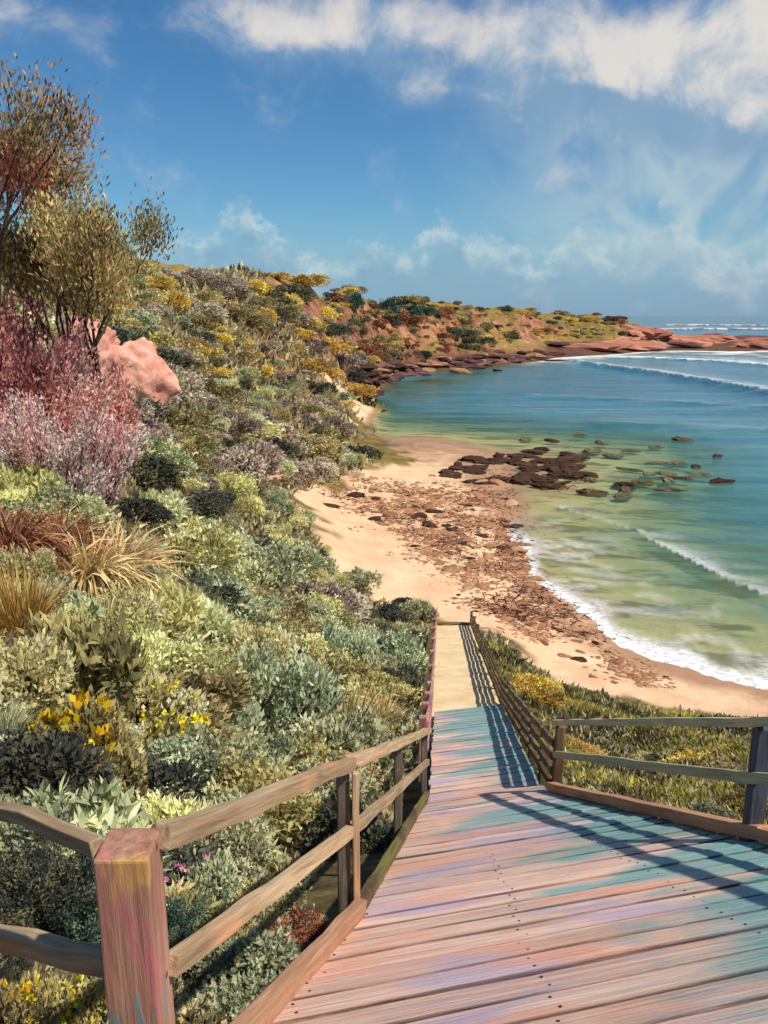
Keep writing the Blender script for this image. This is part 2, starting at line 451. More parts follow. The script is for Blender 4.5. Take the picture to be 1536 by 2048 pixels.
rock = g.ramp(g.m('ADD', g.m('MULTIPLY', nfar, .45), g.m('MULTIPLY', n1, .55)), [(.32, srgb(74, 50, 42)), (.45, srgb(128, 84, 62)), (.57, srgb(168, 118, 88)), (.75, srgb(206, 168, 132))])
rk = g.m('MULTIPLY', g.step(g.m('ADD', g.attr('steep'), g.m('MULTIPLY', g.m('SUBTRACT', n1, .5), .9)), .50, .74), g.step(g.attr('dist'), 60, 150))
low = g.m('MULTIPLY', g.step(sepz.outputs[2], SEA + 7, SEA + 2), g.step(g.attr('dist'), 150, 200))
rk = g.m('MAXIMUM', rk, g.m('MULTIPLY', low, .85))
rock = g.mix(g.m('MULTIPLY', g.step(g.m('ADD', sepz.outputs[2], g.m('MULTIPLY', n1, 3.0)), SEA + 8.0, SEA + 3.5), .85), rock, srgb(80, 50, 50))
landc = g.mix(rk, soil, rock)
colr = g.mix(g.attr('veg'), sand, landc)
g.put(b.inputs['Base Color'], colr)
b.inputs['Roughness'].default_value = 0.95
b.inputs['Specular IOR Level'].default_value = 0.15
g.put(b.inputs['Normal'], g.bump(g.m('ADD', g.m('MULTIPLY', n3, .3), n2), 0.6, 0.12))
ground = tag(link('ground', terr, m_ground), kind='structure')

# ------------------------------------------------------------------ sea
NSA, NSR = 420, 560
sa_ = np.concatenate([np.linspace(-0.35, 0.62, 340, endpoint=False), np.linspace(0.62, 1.35, NSA - 340)])
sr_ = np.exp(np.linspace(math.log(24), math.log(9000), NSR))
AA2, RR2 = np.meshgrid(sa_, sr_, indexing='ij')
SX, SY = RR2 * np.sin(AA2), RR2 * np.cos(AA2)
SFZ = height(SX, np.maximum(SY, 1)); SFZ = np.where(RR2 > 950, -40, SFZ)
depth = SEA - SFZ
def poly_sd(x, y, pts):
    """distance along normal (signed) and fade to ends of a polyline"""
    best = np.full(x.shape, 1e9); sg = np.zeros(x.shape); tt = np.zeros(x.shape)
    n = len(pts) - 1
    for i, ((ax, ay), (bx, by)) in enumerate(zip(pts[:-1], pts[1:])):
        dx, dy = bx - ax, by - ay
        t = np.clip(((x - ax) * dx + (y - ay) * dy) / (dx * dx + dy * dy), 0, 1)
        ex, ey = x - ax - t * dx, y - ay - t * dy
        dd_ = np.hypot(ex, ey); s = np.sign(dx * ey - dy * ex)
        c = dd_ < best
        best = np.where(c, dd_, best); sg = np.where(c, s, sg); tt = np.where(c, (i + t) / n, tt)
    return best * sg, tt
def px_line(pl): return [tuple(onsea(px, py)[:2]) for px, py in pl]
foam = np.zeros(SX.shape); wave = np.zeros(SX.shape)
wob = (fbm(SX / 14, SY / 14, 31, 4) - .5)
streak = fbm(SX / 3.0, SY / 1.6, 41, 5, .6)
streak2 = fbm(SX / 9.0, SY / 5.0, 43, 5, .6)
def breaker(pl, width, amp, fw, fs, wobble):
    """wave front along pl (left to right); far side is positive"""
    global foam, wave
    sd, t = poly_sd(SX, SY, px_line(pl))
    sd = sd + wob * wobble
    fade = sstep(0, .12, t) * (1 - sstep(.92, 1, t)) 
    wave = wave + amp * fade * np.where(sd < 0, np.exp(-(sd / (width * .45)) ** 2), np.exp(-(sd / (width * 1.6)) ** 2))
    body = np.where(sd < -width * .12, 0, np.exp(-np.maximum(sd, 0) / fw))
    foam = np.maximum(foam, fade * fs * body * sstep(.30, .64, streak + .16 * body) * (.35 + .65 * sstep(.36, .56, streak2)))
breaker([(1118, 722), (1180, 732), (1300, 748), (1430, 770), (1560, 794), (1750, 840)], 6.0, 1.5, 9, .55, 3)
breaker([(1150, 716), (1280, 717), (1400, 722), (1560, 735), (1750, 760)], 7.0, 0.8, 22, 1.1, 6)
breaker([(1255, 1050), (1300, 1082), (1380, 1120), (1450, 1155), (1560, 1200), (1750, 1300)], 0.8, .20, 1.7, .62, 2.2)
breaker([(1100, 1010), (1200, 1040), (1260, 1060)], 0.6, .08, 1.0, .6, .8)
breaker([(1150, 845), (1300, 850), (1540, 862), (1800, 880)], 5, .55, 3, .12, 4)
breaker([(1000, 790), (1200, 800), (1540, 815), (1800, 830)], 6, .5, 3, .10, 5)
breaker([(1320, 662), (1420, 660), (1560, 661), (1800, 664)], 25, 2.5, 75, 1.2, 40)
breaker([(1300, 651), (1420, 652), (1560, 653), (1800, 654)], 40, 2.5, 60, 1.0, 80)
# foam pushed up on the beach and round the rocks
near = 1 - sstep(120, 200, RR2)
sh_f = near * (sstep(.52, .10, depth) if False else (1 - sstep(.05, .27 , depth - wob * .22))) * sstep(.25, .55, streak + .12)
foam = np.maximum(foam, sh_f * 1.1 * (1 - sstep(62, 72, SY)))
lace = (1 - np.abs(2 * streak2 - 1))
foam = np.maximum(foam, near * .42 * (1 - sstep(.1, .7, depth)) * sstep(.86, .97, lace) * (1 - sstep(62, 75, SY)))
rkf = sstep(260, 320, RR2) * (1 - sstep(600, 700, RR2)) * (1 - sstep(.3, 1.6, depth + wob * 2.0)) * sstep(.3, .6, streak2 + .1)
foam = np.maximum(foam, rkf * sstep(40, 80, SX))
chop = (fbm(SX / 5, SY / 1.7, 51, 4) - .5) * .35 * sstep(60, 140, RR2) + (fbm(SX / 1.4, SY / .6, 53, 3) - .5) * .05
SZ = SEA + wave + chop * np.clip(depth, .05, 1.0)
sea_me = mesh_np('sea', np.stack([SX, SY, SZ], -1).reshape(-1, 3), fan_faces(NSA, NSR), True)
fattr(sea_me, 'depth', depth.ravel()); fattr(sea_me, 'foam', np.clip(foam, 0, 1).ravel()); fattr(sea_me, 'dist', RR2.ravel())
m_sea = bpy.data.materials.new('sea'); m_sea.use_nodes = True
g = G(m_sea.node_tree); nt = m_sea.node_tree
b = nt.nodes['Principled BSDF']; out = nt.nodes['Material Output']
geo = g.n('ShaderNodeNewGeometry'); pos = geo.outputs['Position']
wn = g.noise(g.mapping(pos, (.035, .16, 1)), 1.0, 6, .65)
dp = g.m('ADD', g.attr('depth'), g.m('MULTIPLY', g.m('SUBTRACT', wn, .5), 4.5))
wc = g.ramp(g.m('DIVIDE', dp, 6.0), [(0.0, srgb(120, 134, 92)), (.10, srgb(92, 136, 112)), (.25, srgb(58, 122, 130)), (.5, srgb(14, 98, 122)), (.85, srgb(14, 66, 96))])
deepc = g.mix(g.step(g.attr('dist'), 400, 1500), wc, srgb(20, 72, 100))
rip = g.noise(g.mapping(pos, (.8, 2.6, 1)), 1.0, 6, .65)
rip2 = g.noise(g.mapping(pos, (.10, .34, 1)), 1.0, 5, .6)
stk = g.noise(g.mapping(pos, (.022, .24, 1), (3, 1, 0)), 1.0, 6, .65)
deepc = g.mix(g.m('MULTIPLY', g.step(stk, .50, .66), .55), deepc, g.mix(.5, deepc, srgb(150, 164, 168)))
deepc = g.mix(g.m('MULTIPLY', g.step(stk, .46, .32), .6), deepc, srgb(8, 84, 108))
g.put(b.inputs['Base Color'], deepc)
b.inputs['Roughness'].default_value = 0.16
b.inputs['IOR'].default_value = 1.33
g.put(b.inputs['Normal'], g.bump(g.m('ADD', g.m('MULTIPLY', rip, .35), rip2), 0.55, 0.6))
tr = g.n('ShaderNodeBsdfTransparent')
g.put(tr.inputs[0], g.mix(g.step(g.attr('depth'), 0, 1.4), (1, 1, 1), (.55, .86, .80)))
ms = g.n('ShaderNodeMixShader')
seethru = g.m('MULTIPLY', g.step(g.m('ADD', g.attr('depth'), g.m('MULTIPLY', g.m('SUBTRACT', rip2, .5), .9)), 2.0, 0.0), .86)
nt.links.new(seethru, ms.inputs[0]); nt.links.new(b.outputs[0], ms.inputs[1]); nt.links.new(tr.outputs[0], ms.inputs[2])
fo = g.n('ShaderNodeBsdfDiffuse'); fo.inputs[0].default_value = (.80, .80, .77, 1)
fn = g.noise(g.mapping(pos, (1.4, 2.4, 1)), 1.6, 6, .7)
ff = g.m('MULTIPLY', g.attr('foam'), g.m('ADD', .55, g.m('MULTIPLY', g.step(fn, .35, .6), .6)), clamp=True)
ms2 = g.n('ShaderNodeMixShader')
nt.links.new(ff, ms2.inputs[0]); nt.links.new(ms.outputs[0], ms2.inputs[1]); nt.links.new(fo.outputs[0], ms2.inputs[2])
nt.links.new(ms2.outputs[0], out.inputs[0])
tag(link('sea', sea_me, m_sea), kind='structure')

# ------------------------------------------------------------------ wood
def wood_mat(name, base, patches=(), streak=1.0, rough=0.8, grain=1.0):
    """weathered timber; grain along object X; patches = worn paint (colour, scale, lo, hi, offset)"""
    m, g, b = new_mat(name)
    tcn = g.n('ShaderNodeTexCoord'); oi = g.n('ShaderNodeObjectInfo')
    off = g.n('ShaderNodeCombineXYZ')
    for i in range(3): g.put(off.inputs[i], g.m('MULTIPLY', oi.outputs['Random'], 37.0 + 11 * i))
    v = g.vm('ADD', tcn.outputs['Object'], off.outputs[0])
    gr = g.noise(g.mapping(v, (1.2 * grain, 22 * grain, 22 * grain)), 1.6, 7, .65, .4)
    gr2 = g.noise(g.mapping(v, (.8 * grain, 5 * grain, 5 * grain)), 1.3, 5, .6)
    c = g.ramp(g.m('ADD', g.m('MULTIPLY', gr, .6), g.m('MULTIPLY', gr2, .4)), [(.28, base[0]), (.5, base[1]), (.72, base[2])])
    for (pc, sc, lo, hi, o) in patches:
        pn = g.noise(g.mapping(v, (sc * .5, sc * 1.8, sc * 1.8), (o, o * 2, o)), 1.0, 5, .62, .3)
        f = g.m('MULTIPLY', g.step(pn, lo, hi), g.m('ADD', .35, g.m('MULTIPLY', g.step(gr, .3, .62), .6)))
        c = g.mix(f, c, pc)
    hsn = g.n('ShaderNodeHueSaturation')
    g.put(hsn.inputs['Color'], c); g.put(hsn.inputs['Value'], g.m('ADD', .82, g.m('MULTIPLY', oi.outputs['Random'], .36)))
    g.put(b.inputs['Base Color'], hsn.outputs[0])
    b.inputs['Roughness'].default_value = rough
    b.inputs['Specular IOR Level'].default_value = 0.25
    g.put(b.inputs['Normal'], g.bump(gr, 0.7, 0.012))
    return m
BROWN = (srgb(84, 58, 46), srgb(140, 106, 84), srgb(186, 152, 122))
W_rail = wood_mat('weathered_rail_wood', (srgb(104, 82, 60), srgb(174, 146, 112), srgb(216, 192, 156)), [(srgb(206, 148, 108), 2.0, .55, .66, 3)])
W_post = wood_mat('weathered_post_wood', (srgb(64, 58, 54), srgb(104, 92, 80), srgb(150, 124, 100)), [(srgb(70, 92, 88), 2.0, .5, .6, 5), (srgb(196, 146, 112), 2.4, .56, .64, 9)])
W_newel = wood_mat('newel_wood', (srgb(112, 76, 62), srgb(164, 118, 96), srgb(204, 160, 134)),
                   [(srgb(190, 112, 112), 2.6, .58, .66, 4.2), (srgb(110, 146, 144), 3.4, .56, .62, 11.0), (srgb(200, 152, 84), 3.0, .62, .68, 21)])
W_cap = wood_mat('cap_wood', (srgb(122, 92, 74), srgb(180, 146, 116), srgb(212, 184, 152)), [(srgb(200, 134, 112), 3, .5, .62, 2)])
W_kerb = wood_mat('kerb_wood', (srgb(124, 84, 64), srgb(178, 130, 100), srgb(208, 164, 130)))
W_dark = wood_mat('dark_fence_wood', (srgb(52, 40, 32), srgb(92, 72, 54), srgb(138, 114, 84)), [(srgb(128, 120, 64), 1.6, .52, .62, 7)])
W_pink = wood_mat('pinkish_fence_wood', (srgb(120, 70, 78), srgb(170, 116, 116), srgb(206, 162, 150)), [(srgb(214, 176, 132), 1.6, .52, .62, 7)])
W_green = wood_mat('mossy_rail_wood', (srgb(110, 114, 88), srgb(172, 172, 136), srgb(216, 208, 172)), [(srgb(206, 184, 146), 1.4, .5, .6, 3)])

# stair boards: salmon timber with washed-out lilac and turquoise paint, plus painted rail shade
m_tread, g, b = new_mat('painted_tread_wood')
tcn = g.n('ShaderNodeTexCoord'); oi = g.n('ShaderNodeObjectInfo'); geo = g.n('ShaderNodeNewGeometry')
off = g.n('ShaderNodeCombineXYZ')
for i in range(3): g.put(off.inputs[i], g.m('MULTIPLY', oi.outputs['Random'], 31.0 + 13 * i))
v = g.vm('ADD', tcn.outputs['Object'], off.outputs[0])
gr = g.noise(g.mapping(v, (.9, 26, 10)), 1.5, 7, .66, .5)
gr2 = g.noise(g.mapping(v, (.7, 7, 4)), 1.3, 5, .6, .3)
wp = geo.outputs['Position']
shf = g.n('ShaderNodeCombineXYZ'); g.put(shf.inputs[0], g.m('MULTIPLY', oi.outputs['Random'], .9)); g.put(shf.inputs[1], g.m('MULTIPLY', oi.outputs['Random'], .35))
wr = g.vm('ADD', g.mapping(wp, (1, 1, 1), (0, 0, 0), (0, 0, -0.234)), shf.outputs[0])
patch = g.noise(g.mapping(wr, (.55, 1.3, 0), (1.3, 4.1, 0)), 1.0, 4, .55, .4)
patch2 = g.noise(g.mapping(wr, (.8, 1.5, 0), (9.3, 2.1, 0)), 1.0, 4, .55, .4)
patch3 = g.noise(g.mapping(wr, (.7, 2.2, 0), (4.3, 7.7, 0)), 1.0, 4, .55, .4)
c = g.ramp(g.m('ADD', g.m('MULTIPLY', gr, .55), g.m('MULTIPLY', gr2, .45)), [(.28, srgb(116, 84, 78)), (.42, srgb(206, 164, 146)), (.58, srgb(230, 196, 174)), (.74, srgb(240, 218, 196))])
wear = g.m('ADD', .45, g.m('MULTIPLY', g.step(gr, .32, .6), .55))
c = g.mix(g.m('MULTIPLY', g.step(patch3, .50, .62), g.m('MULTIPLY', wear, .8)), c, srgb(226, 158, 128))
c = g.mix(g.m('MULTIPLY', g.step(patch2, .48, .62), g.m('MULTIPLY', wear, .75)), c, srgb(172, 162, 190))
sx = g.n('ShaderNodeSeparateXYZ'); g.put(sx.inputs[0], wp)
rail_shade = g.m('MULTIPLY', g.m('SUBTRACT', sx.outputs[0], 1.15), .17)        # more turquoise towards the right: teal shade of the right-hand rail, painted in
c = g.mix(g.m('MULTIPLY', g.step(g.m('ADD', patch, rail_shade), .47, .62), wear), c, srgb(104, 162, 160))
hsn = g.n('ShaderNodeHueSaturation'); g.put(hsn.inputs['Color'], c)
g.put(hsn.inputs['Value'], g.m('ADD', .92, g.m('MULTIPLY', oi.outputs['Random'], .30)))
# grime that has gathered along both long edges of every board
sg = g.n('ShaderNodeSeparateXYZ'); g.put(sg.inputs[0], tcn.outputs['Generated'])
ed = g.m('ABSOLUTE', g.m('SUBTRACT', sg.outputs[1], .5))
dirt = g.step(g.m('ADD', ed, g.m('MULTIPLY', g.m('SUBTRACT', gr2, .5), .30)), .40, .52)
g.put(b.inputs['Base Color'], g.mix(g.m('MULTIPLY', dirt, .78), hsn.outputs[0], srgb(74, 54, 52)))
b.inputs['Roughness'].default_value = .62; b.inputs['Specular IOR Level'].default_value = .3
g.put(b.inputs['Normal'], g.bump(gr, .9, .018))

def basis(p0, p1, up=(0, 0, 1)):
    p0 = Vector(p0); p1 = Vector(p1)
    x = (p1 - p0).normalized(); u = Vector(up)
    y = u.cross(x)
    if y.length < 1e-4: y = Vector((0, 1, 0)).cross(x)
    y.normalize(); z = x.cross(y)
    M = Matrix.Identity(4)
    for i in range(3): M[i][0] = x[i]; M[i][1] = y[i]; M[i][2] = z[i]; M[i][3] = p0[i]
    return M, (p1 - p0).length
def beam(name, p0, p1, w, h, mat, parent, jit=0.004, bev=0.006, twist_up=(0, 0, 1), cut=None):
    """rough-sawn timber from p0 to p1 (axis along its middle)"""
    M, L = basis(p0, p1, twist_up)
    n = max(2, min(14, int(L / 0.22)))
    bm = bmesh.new()
    rings = []
    for i in range(n + 1):
        x = L * i / n
        dy, dz = random.gauss(0, jit), random.gauss(0, jit)
        sw_, sh_ = w * (1 + random.gauss(0, jit * 4)), h * (1 + random.gauss(0, jit * 4))
        rings.append([bm.verts.new((x, dy + a * sw_ / 2, dz + c_ * sh_ / 2)) for a, c_ in ((-1, -1), (1, -1), (1, 1), (-1, 1))])
    for r0, r1 in zip(rings[:-1], rings[1:]):
        for k in range(4): bm.faces.new((r0[k], r0[(k + 1) % 4], r1[(k + 1) % 4], r1[k]))
    bm.faces.new(rings[0][::-1]); bm.faces.new(rings[-1])
    bmesh.ops.recalc_face_normals(bm, faces=bm.faces[:])
    long_e = [e for e in bm.edges if len(e.link_faces) == 2 and e.calc_face_angle(0) > 0.8]
    if bev: bmesh.ops.bevel(bm, geom=long_e, offset=bev, segments=2, affect='EDGES', profile=.6)
    me = bpy.data.meshes.new(name); bm.to_mesh(me); bm.free()
    o = link(name, me, mat, parent)
    base = Vector(parent.location) if parent is not None else Vector((0, 0, 0))
    o.matrix_basis = Matrix.Translation(-base) @ M
    return o
def prism(name, top, thick, mat, parent, M=None, bev=.006):
    """flat board given by its top outline (world points), extruded down; local X along first edge"""
    top = [Vector(p) for p in top]
    B, _ = basis(top[0], top[1])
    Bi = B.inverted()
    bm = bmesh.new()
    tv = [bm.verts.new(Bi @ p) for p in top]
    f = bm.faces.new(tv)
    bmesh.ops.subdivide_edges(bm, edges=[e for e in bm.edges if e.calc_length() > 1.0], cuts=5, use_grid_fill=True)
    ret = bmesh.ops.extrude_face_region(bm, geom=bm.faces[:])
    for v_ in [e for e in ret['geom'] if isinstance(e, bmesh.types.BMVert)]: v_.co.z -= thick
    for v_ in bm.verts: v_.co.y += random.gauss(0, .0035); v_.co.z += random.gauss(0, .002)
    bmesh.ops.recalc_face_normals(bm, faces=bm.faces[:])
    es = [e for e in bm.edges if len(e.link_faces) == 2 and e.calc_face_angle(0) > 0.8]
    bmesh.ops.bevel(bm, geom=es, offset=bev, segments=2, affect='EDGES', profile=.6)
    me = bpy.data.meshes.new(name); bm.to_mesh(me); bm.free()
    o = link(name, me, mat, parent)
    o.matrix_basis = Matrix.Translation(-Vector(parent.location)) @ B
    return o

# ---- staircase
stair = tag(empty('boardwalk', (1.2, 1.0, -2.3)), 'wide sloping boardwalk of salmon, lilac and turquoise planks running down to the beach', 'boardwalk')
def hit_line(pts, s, frm):
    """where the level line at fall distance s meets a side line"""
    best = None
    for (ax, ay), (bx, by) in zip(pts[:-1], pts[1:]):
        sa1 = ax * FALL[0] + ay * FALL[1]; sb1 = bx * FALL[0] + by * FALL[1]
        t = (s - sa1) / (sb1 - sa1)
        if best is None or -1e-6 <= t <= 1 + 1e-6 or t > 1:
            best = (ax + (bx - ax) * t, ay + (by - ay) * t)
        if -1e-6 <= t <= 1 + 1e-6: return best
    return best
def tread(name, s0, s1, zf, Lp, Rp, th=.045):
    a = hit_line(Lp, s0, 0); b_ = hit_line(Rp, s0, 0); c_ = hit_line(Rp, s1, 0); d_ = hit_line(Lp, s1, 0)
    dz_ = random.gauss(0, .003); tw = random.gauss(0, .0025)
    j = lambda p, k, s_, t_: (p[0] + k * LEV[0], p[1] + k * LEV[1], zf(s_) + dz_ + t_)
    e0, e1 = random.uniform(.0, .035), random.uniform(.0, .03)
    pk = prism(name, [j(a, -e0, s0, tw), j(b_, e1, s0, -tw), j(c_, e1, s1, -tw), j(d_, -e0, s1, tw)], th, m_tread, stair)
    if 1.2 < s0 < 5.0:
        L_ = math.hypot(b_[0] - a[0], b_[1] - a[1])
        for u_ in (.035, .36, .68, .965):
            for t_ in (.25, .75):
                o_ = bpy.data.objects.new('screw', SCREW); COL.objects.link(o_); o_.parent = pk
                o_.location = (L_ * u_ + random.gauss(0, .006), (s1 - s0) * t_, -(s1 - s0) * t_ * SLOPE + .0015)
                o_.rotation_euler = (-math.atan(SLOPE), 0, 0)
    return pk
_bm = bmesh.new(); bmesh.ops.create_cone(_bm, cap_ends=True, segments=8, radius1=.0075, radius2=.006, depth=.004)
SCREW = bpy.data.meshes.new('screw'); _bm.to_mesh(SCREW); _bm.free()
m_screw, g, b = new_mat('rusty_screw'); g.put(b.inputs['Base Color'], srgb(58, 44, 40)); b.inputs['Roughness'].default_value = .6; b.inputs['Metallic'].default_value = .5
SCREW.materials.append(m_screw)
RUN = 0.205
s = 0.30
for k in range(4):      # landing
    tread('plank', s - RUN * (4 - k), s - RUN * (4 - k) + RUN - .014, lambda q: -1.60, [(-.7, -2), (-.66, .6)] + STAIR_L[1:], [(3.1, -2), (2.95, .6)] + STAIR_R[1:])
while s < 8.5:
    tread('plank', s, s + RUN - random.uniform(.014, .024), lambda q: -(H0 + SLOPE * q) + .02, STAIR_L + [(0.9, 13)], STAIR_R + [(2.3, 13)])
    s += RUN
s_low = s; z_low = -(H0 + SLOPE * s) + .02
while s < 16.6:
    tread('plank', s, s + RUN * 1.35 - .02, lambda q: z_low - 0.409 * (q - s_low), LOW_L + [(1.35, 19)], LOW_R + [(2.95, 19)])
    s += RUN * 1.35
Z_FOOT = z_low - 0.409 * (s - s_low)
# stringers under the boards, kerbs on top of their ends
def sp(pts, y, dz=0.0, dx=0.0):
    x = float(line_x(pts, y)) + dx
    return (x, y, float(plane_z(x, y)) + dz)
beam('stringer', sp(STAIR_L, .8, -.25, .10), sp(STAIR_L, 4.0, -.25, .10), .06, .24, W_dark, stair)
beam('stringer', sp(STAIR_L, 4.0, -.25, .10), sp(STAIR_L, 8.9, -.25, .10), .06, .24, W_dark, stair)
beam('stringer', sp(STAIR_R, .8, -.25, -.10), sp(STAIR_R, 4.6, -.25, -.10), .06, .24, W_dark, stair)
beam('stringer', sp(STAIR_R, 4.6, -.25, -.10), sp(STAIR_R, 8.3, -.25, -.10), .06, .24, W_dark, stair)
kb = beam('kerb', sp(STAIR_R, 1.2, .09, .0), sp(STAIR_R, 4.6, .09, .0), .10, .09, W_kerb, stair); kb['label'] = 'orange kerb beam along the right edge'
kb = beam('kerb', sp(STAIR_R, 4.6, .09, .0), sp(STAIR_R, 8.35, .09, .0), .10, .09, W_kerb, stair); kb['label'] = 'orange kerb beam along the right edge'

# ---- left railing with the big newel post
railing = tag(empty('boardwalk_railing', (-.72, 1.98, -2.7)), 'left boardwalk railing with thick capped newel post and two sloping rails', 'railing')
NX, NY = -0.735, 2.0
npost = beam('newel_post', (NX, NY, -2.95), (NX, NY, -1.475), .152, .152, W_newel, railing, .0015, .008, (1.0, 0.02, 0))
npost['label'] = 'thick square newel post with worn pink and turquoise paint'
cap = beam('post_cap', (NX, NY, -1.475), (NX, NY, -1.418), .205, .20, W_cap, npost, .001, .014, (1.0, 0.02, 0))
cap.matrix_basis = npost.matrix_basis.inverted() @ cap.matrix_basis
P2 = (-0.235, 4.02); P3 = (0.50, 8.95)
def lrail(name, za, zb, zc, w, h, mat, a=(NX + .078, NY + .05)):
    beam(name, (a[0], a[1], za), (P2[0] + .05, P2[1], zb), w, h, mat, railing, .004)
    beam(name, (P2[0] + .05, P2[1] + .002, zb + .002), (P3[0] + .05, P3[1], zc), w, h, mat, railing, .004)
zp2 = float(plane_z(*P2)); zp3 = float(plane_z(*P3))
lrail('top_rail', -1.50, zp2 + 1.00, zp3 + .98, .06, .070, W_rail)
lrail('middle_rail', -1.945, zp2 + .57, zp3 + .55, .05, .068, W_rail)
beam('bottom_rail', (-.56, 2.15, float(plane_z(-.56, 2.15)) + .07), (P2[0] + .10, P2[1] - .1, zp2 + .12), .07, .11, W_kerb, railing)
beam('bottom_rail', (P2[0] + .10, P2[1], zp2 + .08), (P3[0] + .05, P3[1], zp3 + .10), .06, .08, W_dark, railing)
for (x, y), z, mm in ((P2, zp2, W_post), ((.13, 6.5), float(plane_z(.13, 6.5)), W_post), (P3, zp3, W_post)):
    beam('post', (x, y, z - .5), (x, y, z + 1.0), .055, .07, mm, railing, .002, .006, (0.98, 0.2, 0))
beam('cleat', (P2[0] + .075, P2[1] - .03, zp2 - .2), (P2[0] + .075, P2[1] - .03, zp2 + .96), .028, .04, W_rail, railing, .002, .005, (0.98, 0.2, 0))

for (bx_, by_, bz_) in ((NX + .079, NY + .055, -1.50), (NX + .079, NY + .055, -1.945)):
    beam('bolt', (bx_ - .01, by_ - .045, bz_), (bx_ - .01, by_ - .028, bz_), .018, .018, W_dark, railing, 0, .004)
for bz_ in (1.0, .57):
    beam('bolt', (P2[0] + .081, P2[1] - .02, zp2 + bz_ - .01), (P2[0] + .093, P2[1] - .02, zp2 + bz_ - .01), .018, .018, W_dark, railing, 0, .004)
# ---- short fence running off to the left of the newel post
fence = tag(empty('side_fence', (-2.0, 2.2, -2.3)), 'low two rail fence running left from the newel post', 'fence')
beam('top_rail', (NX - .09, NY + .02, -1.50), (-1.70, 2.75, -1.79), .045, .05, W_rail, fence, .006)
beam('top_rail', (-1.70, 2.752, -1.79), (-3.1, 3.1, -1.66), .045, .05, W_rail, fence, .006)
beam('bottom_rail', (NX - .09, NY + .02, -1.90), (-1.70, 2.62, -2.30), .06, .07, W_rail, fence, .006)
beam('bottom_rail', (-1.70, 2.622, -2.30), (-3.1, 3.0, -2.2), .06, .07, W_rail, fence, .006)
beam('post', (-1.74, 2.70, -3.2), (-1.74, 2.70, -1.78), .09, .09, W_post, fence)
beam('post', (-3.1, 3.1, -3.0), (-3.1, 3.1, -1.6), .09, .09, W_post, fence)

# ---- right railing
rr = tag(empty('boardwalk_railing', (2.5, 4.6, -3.6)), 'right boardwalk railing with two pale mossy rails above an orange kerb', 'railing')
RP = [(2.86, 1.6), (2.44, 4.75), (1.99, 8.4)]
for a_, b_ in zip(RP[:-1], RP[1:]):
    za, zb = float(plane_z(*a_)), float(plane_z(*b_))
    beam('top_rail', (a_[0], a_[1], za + .91), (b_[0], b_[1], zb + .91), .10, .06, W_green, rr)
    beam('middle_rail', (a_[0], a_[1], za + .50), (b_[0], b_[1], zb + .50), .05, .075, W_green, rr)
W_blue = wood_mat('blue_grey_post_wood', (srgb(44, 46, 56), srgb(72, 76, 88), srgb(108, 108, 112)))
for (x, y) in RP:
    z = float(plane_z(x, y)); beam('post', (x + .055, y, z - .6), (x + .055, y, z + .87), .10, .10, W_blue if y < 8 else W_dark, rr)

# ---- fences beside the lower flight and path
def path_fence(name, side_pts, mat, label, ys, dx, hts, w):
    t = tag(empty(name, (float(line_x(side_pts, ys[0])) + dx, ys[0], float(walk_z(1.5, ys[0])))), label, 'fence')
    pr = None
    for y in ys:
        x = float(line_x(side_pts, y)) + dx; z = float(walk_z(x, y))
        beam('post', (x, y, z - .5), (x, y, z + hts[0] + .06 + random.uniform(-.03, .03)), w, w, mat, t)
        cur = Vector((x - math.copysign(w * .55, dx), y, z))
        if pr is not None:
            for hgt in hts:
                beam('rail', pr + Vector((0, .003, hgt)), cur + Vector((0, 0, hgt)), .05, .085, mat, t)
        pr = cur
    return t
path_fence('path_fence', WALK_R, W_dark, 'dark weathered fence along the right side of the sandy path', [8.9, 10.3, 11.8, 13.4, 15.1, 16.9, 19, 21.3, 23.8, 26.5, 29.5, 32.8, 36.3, 39.6], .16, (.74, .55, .36, .17), .11)
path_fence('path_fence', WALK_L, W_pink, 'pinkish fence along the left side of the sandy path', [10.8, 12.8, 15.0, 17.4, 20, 23, 26.4, 30, 34, 38.5], -.14, (.90, .48), .11)
beam_t = tag(empty('path_edging', (3.4, 39.8, Z_C)), 'low dark timber sleeper across the foot of the sandy path', 'timber')
beam('sleeper', (2.7, 39.9, Z_C - .02), (4.6, 39.7, Z_C - .02), .25, .16, W_dark, beam_t)

# ---- sandy path
ys = np.linspace(16.3, 40.5, 90); us = np.linspace(0, 1, 12)
PX = np.array([[line_x(WALK_L, y) - .1 + (line_x(WALK_R, y) - line_x(WALK_L, y) + .2) * u for u in us] for y in ys])
PY = np.repeat(ys[:, None], 12, 1)
zfoot = np.where(PY < 17.3, Z_FOOT - .05 - 0 * PY, walk_z(PX, PY))
PZ = np.minimum(walk_z(PX, np.maximum(PY, 17.31)), Z_FOOT - .04) + (fbm(PX / .5, PY / .5, 77, 3) - .5) * .09
i, j = np.meshgrid(np.arange(89), np.arange(11), indexing='ij'); a = (i * 12 + j).ravel()
pm = mesh_np('path', np.stack([PX, PY, PZ], -1).reshape(-1, 3), np.stack([a, a + 1, a + 13, a + 12], 1), True)
m_path, g, b = new_mat('path_sand')
geo = g.n('ShaderNodeNewGeometry'); pos = geo.outputs['Position']
n2 = g.noise(pos, 1.2, 6, .6); n3 = g.noise(pos, 9, 5, .6)
g.put(b.inputs['Base Color'], g.ramp(n2, [(.3, srgb(212, 178, 132)), (.55, srgb(232, 204, 156)), (.75, srgb(238, 218, 176))]))
b.inputs['Roughness'].default_value = .95; g.put(b.inputs['Normal'], g.bump(n3, .6, .05))
tag(link('path', pm, m_path), kind='structure')

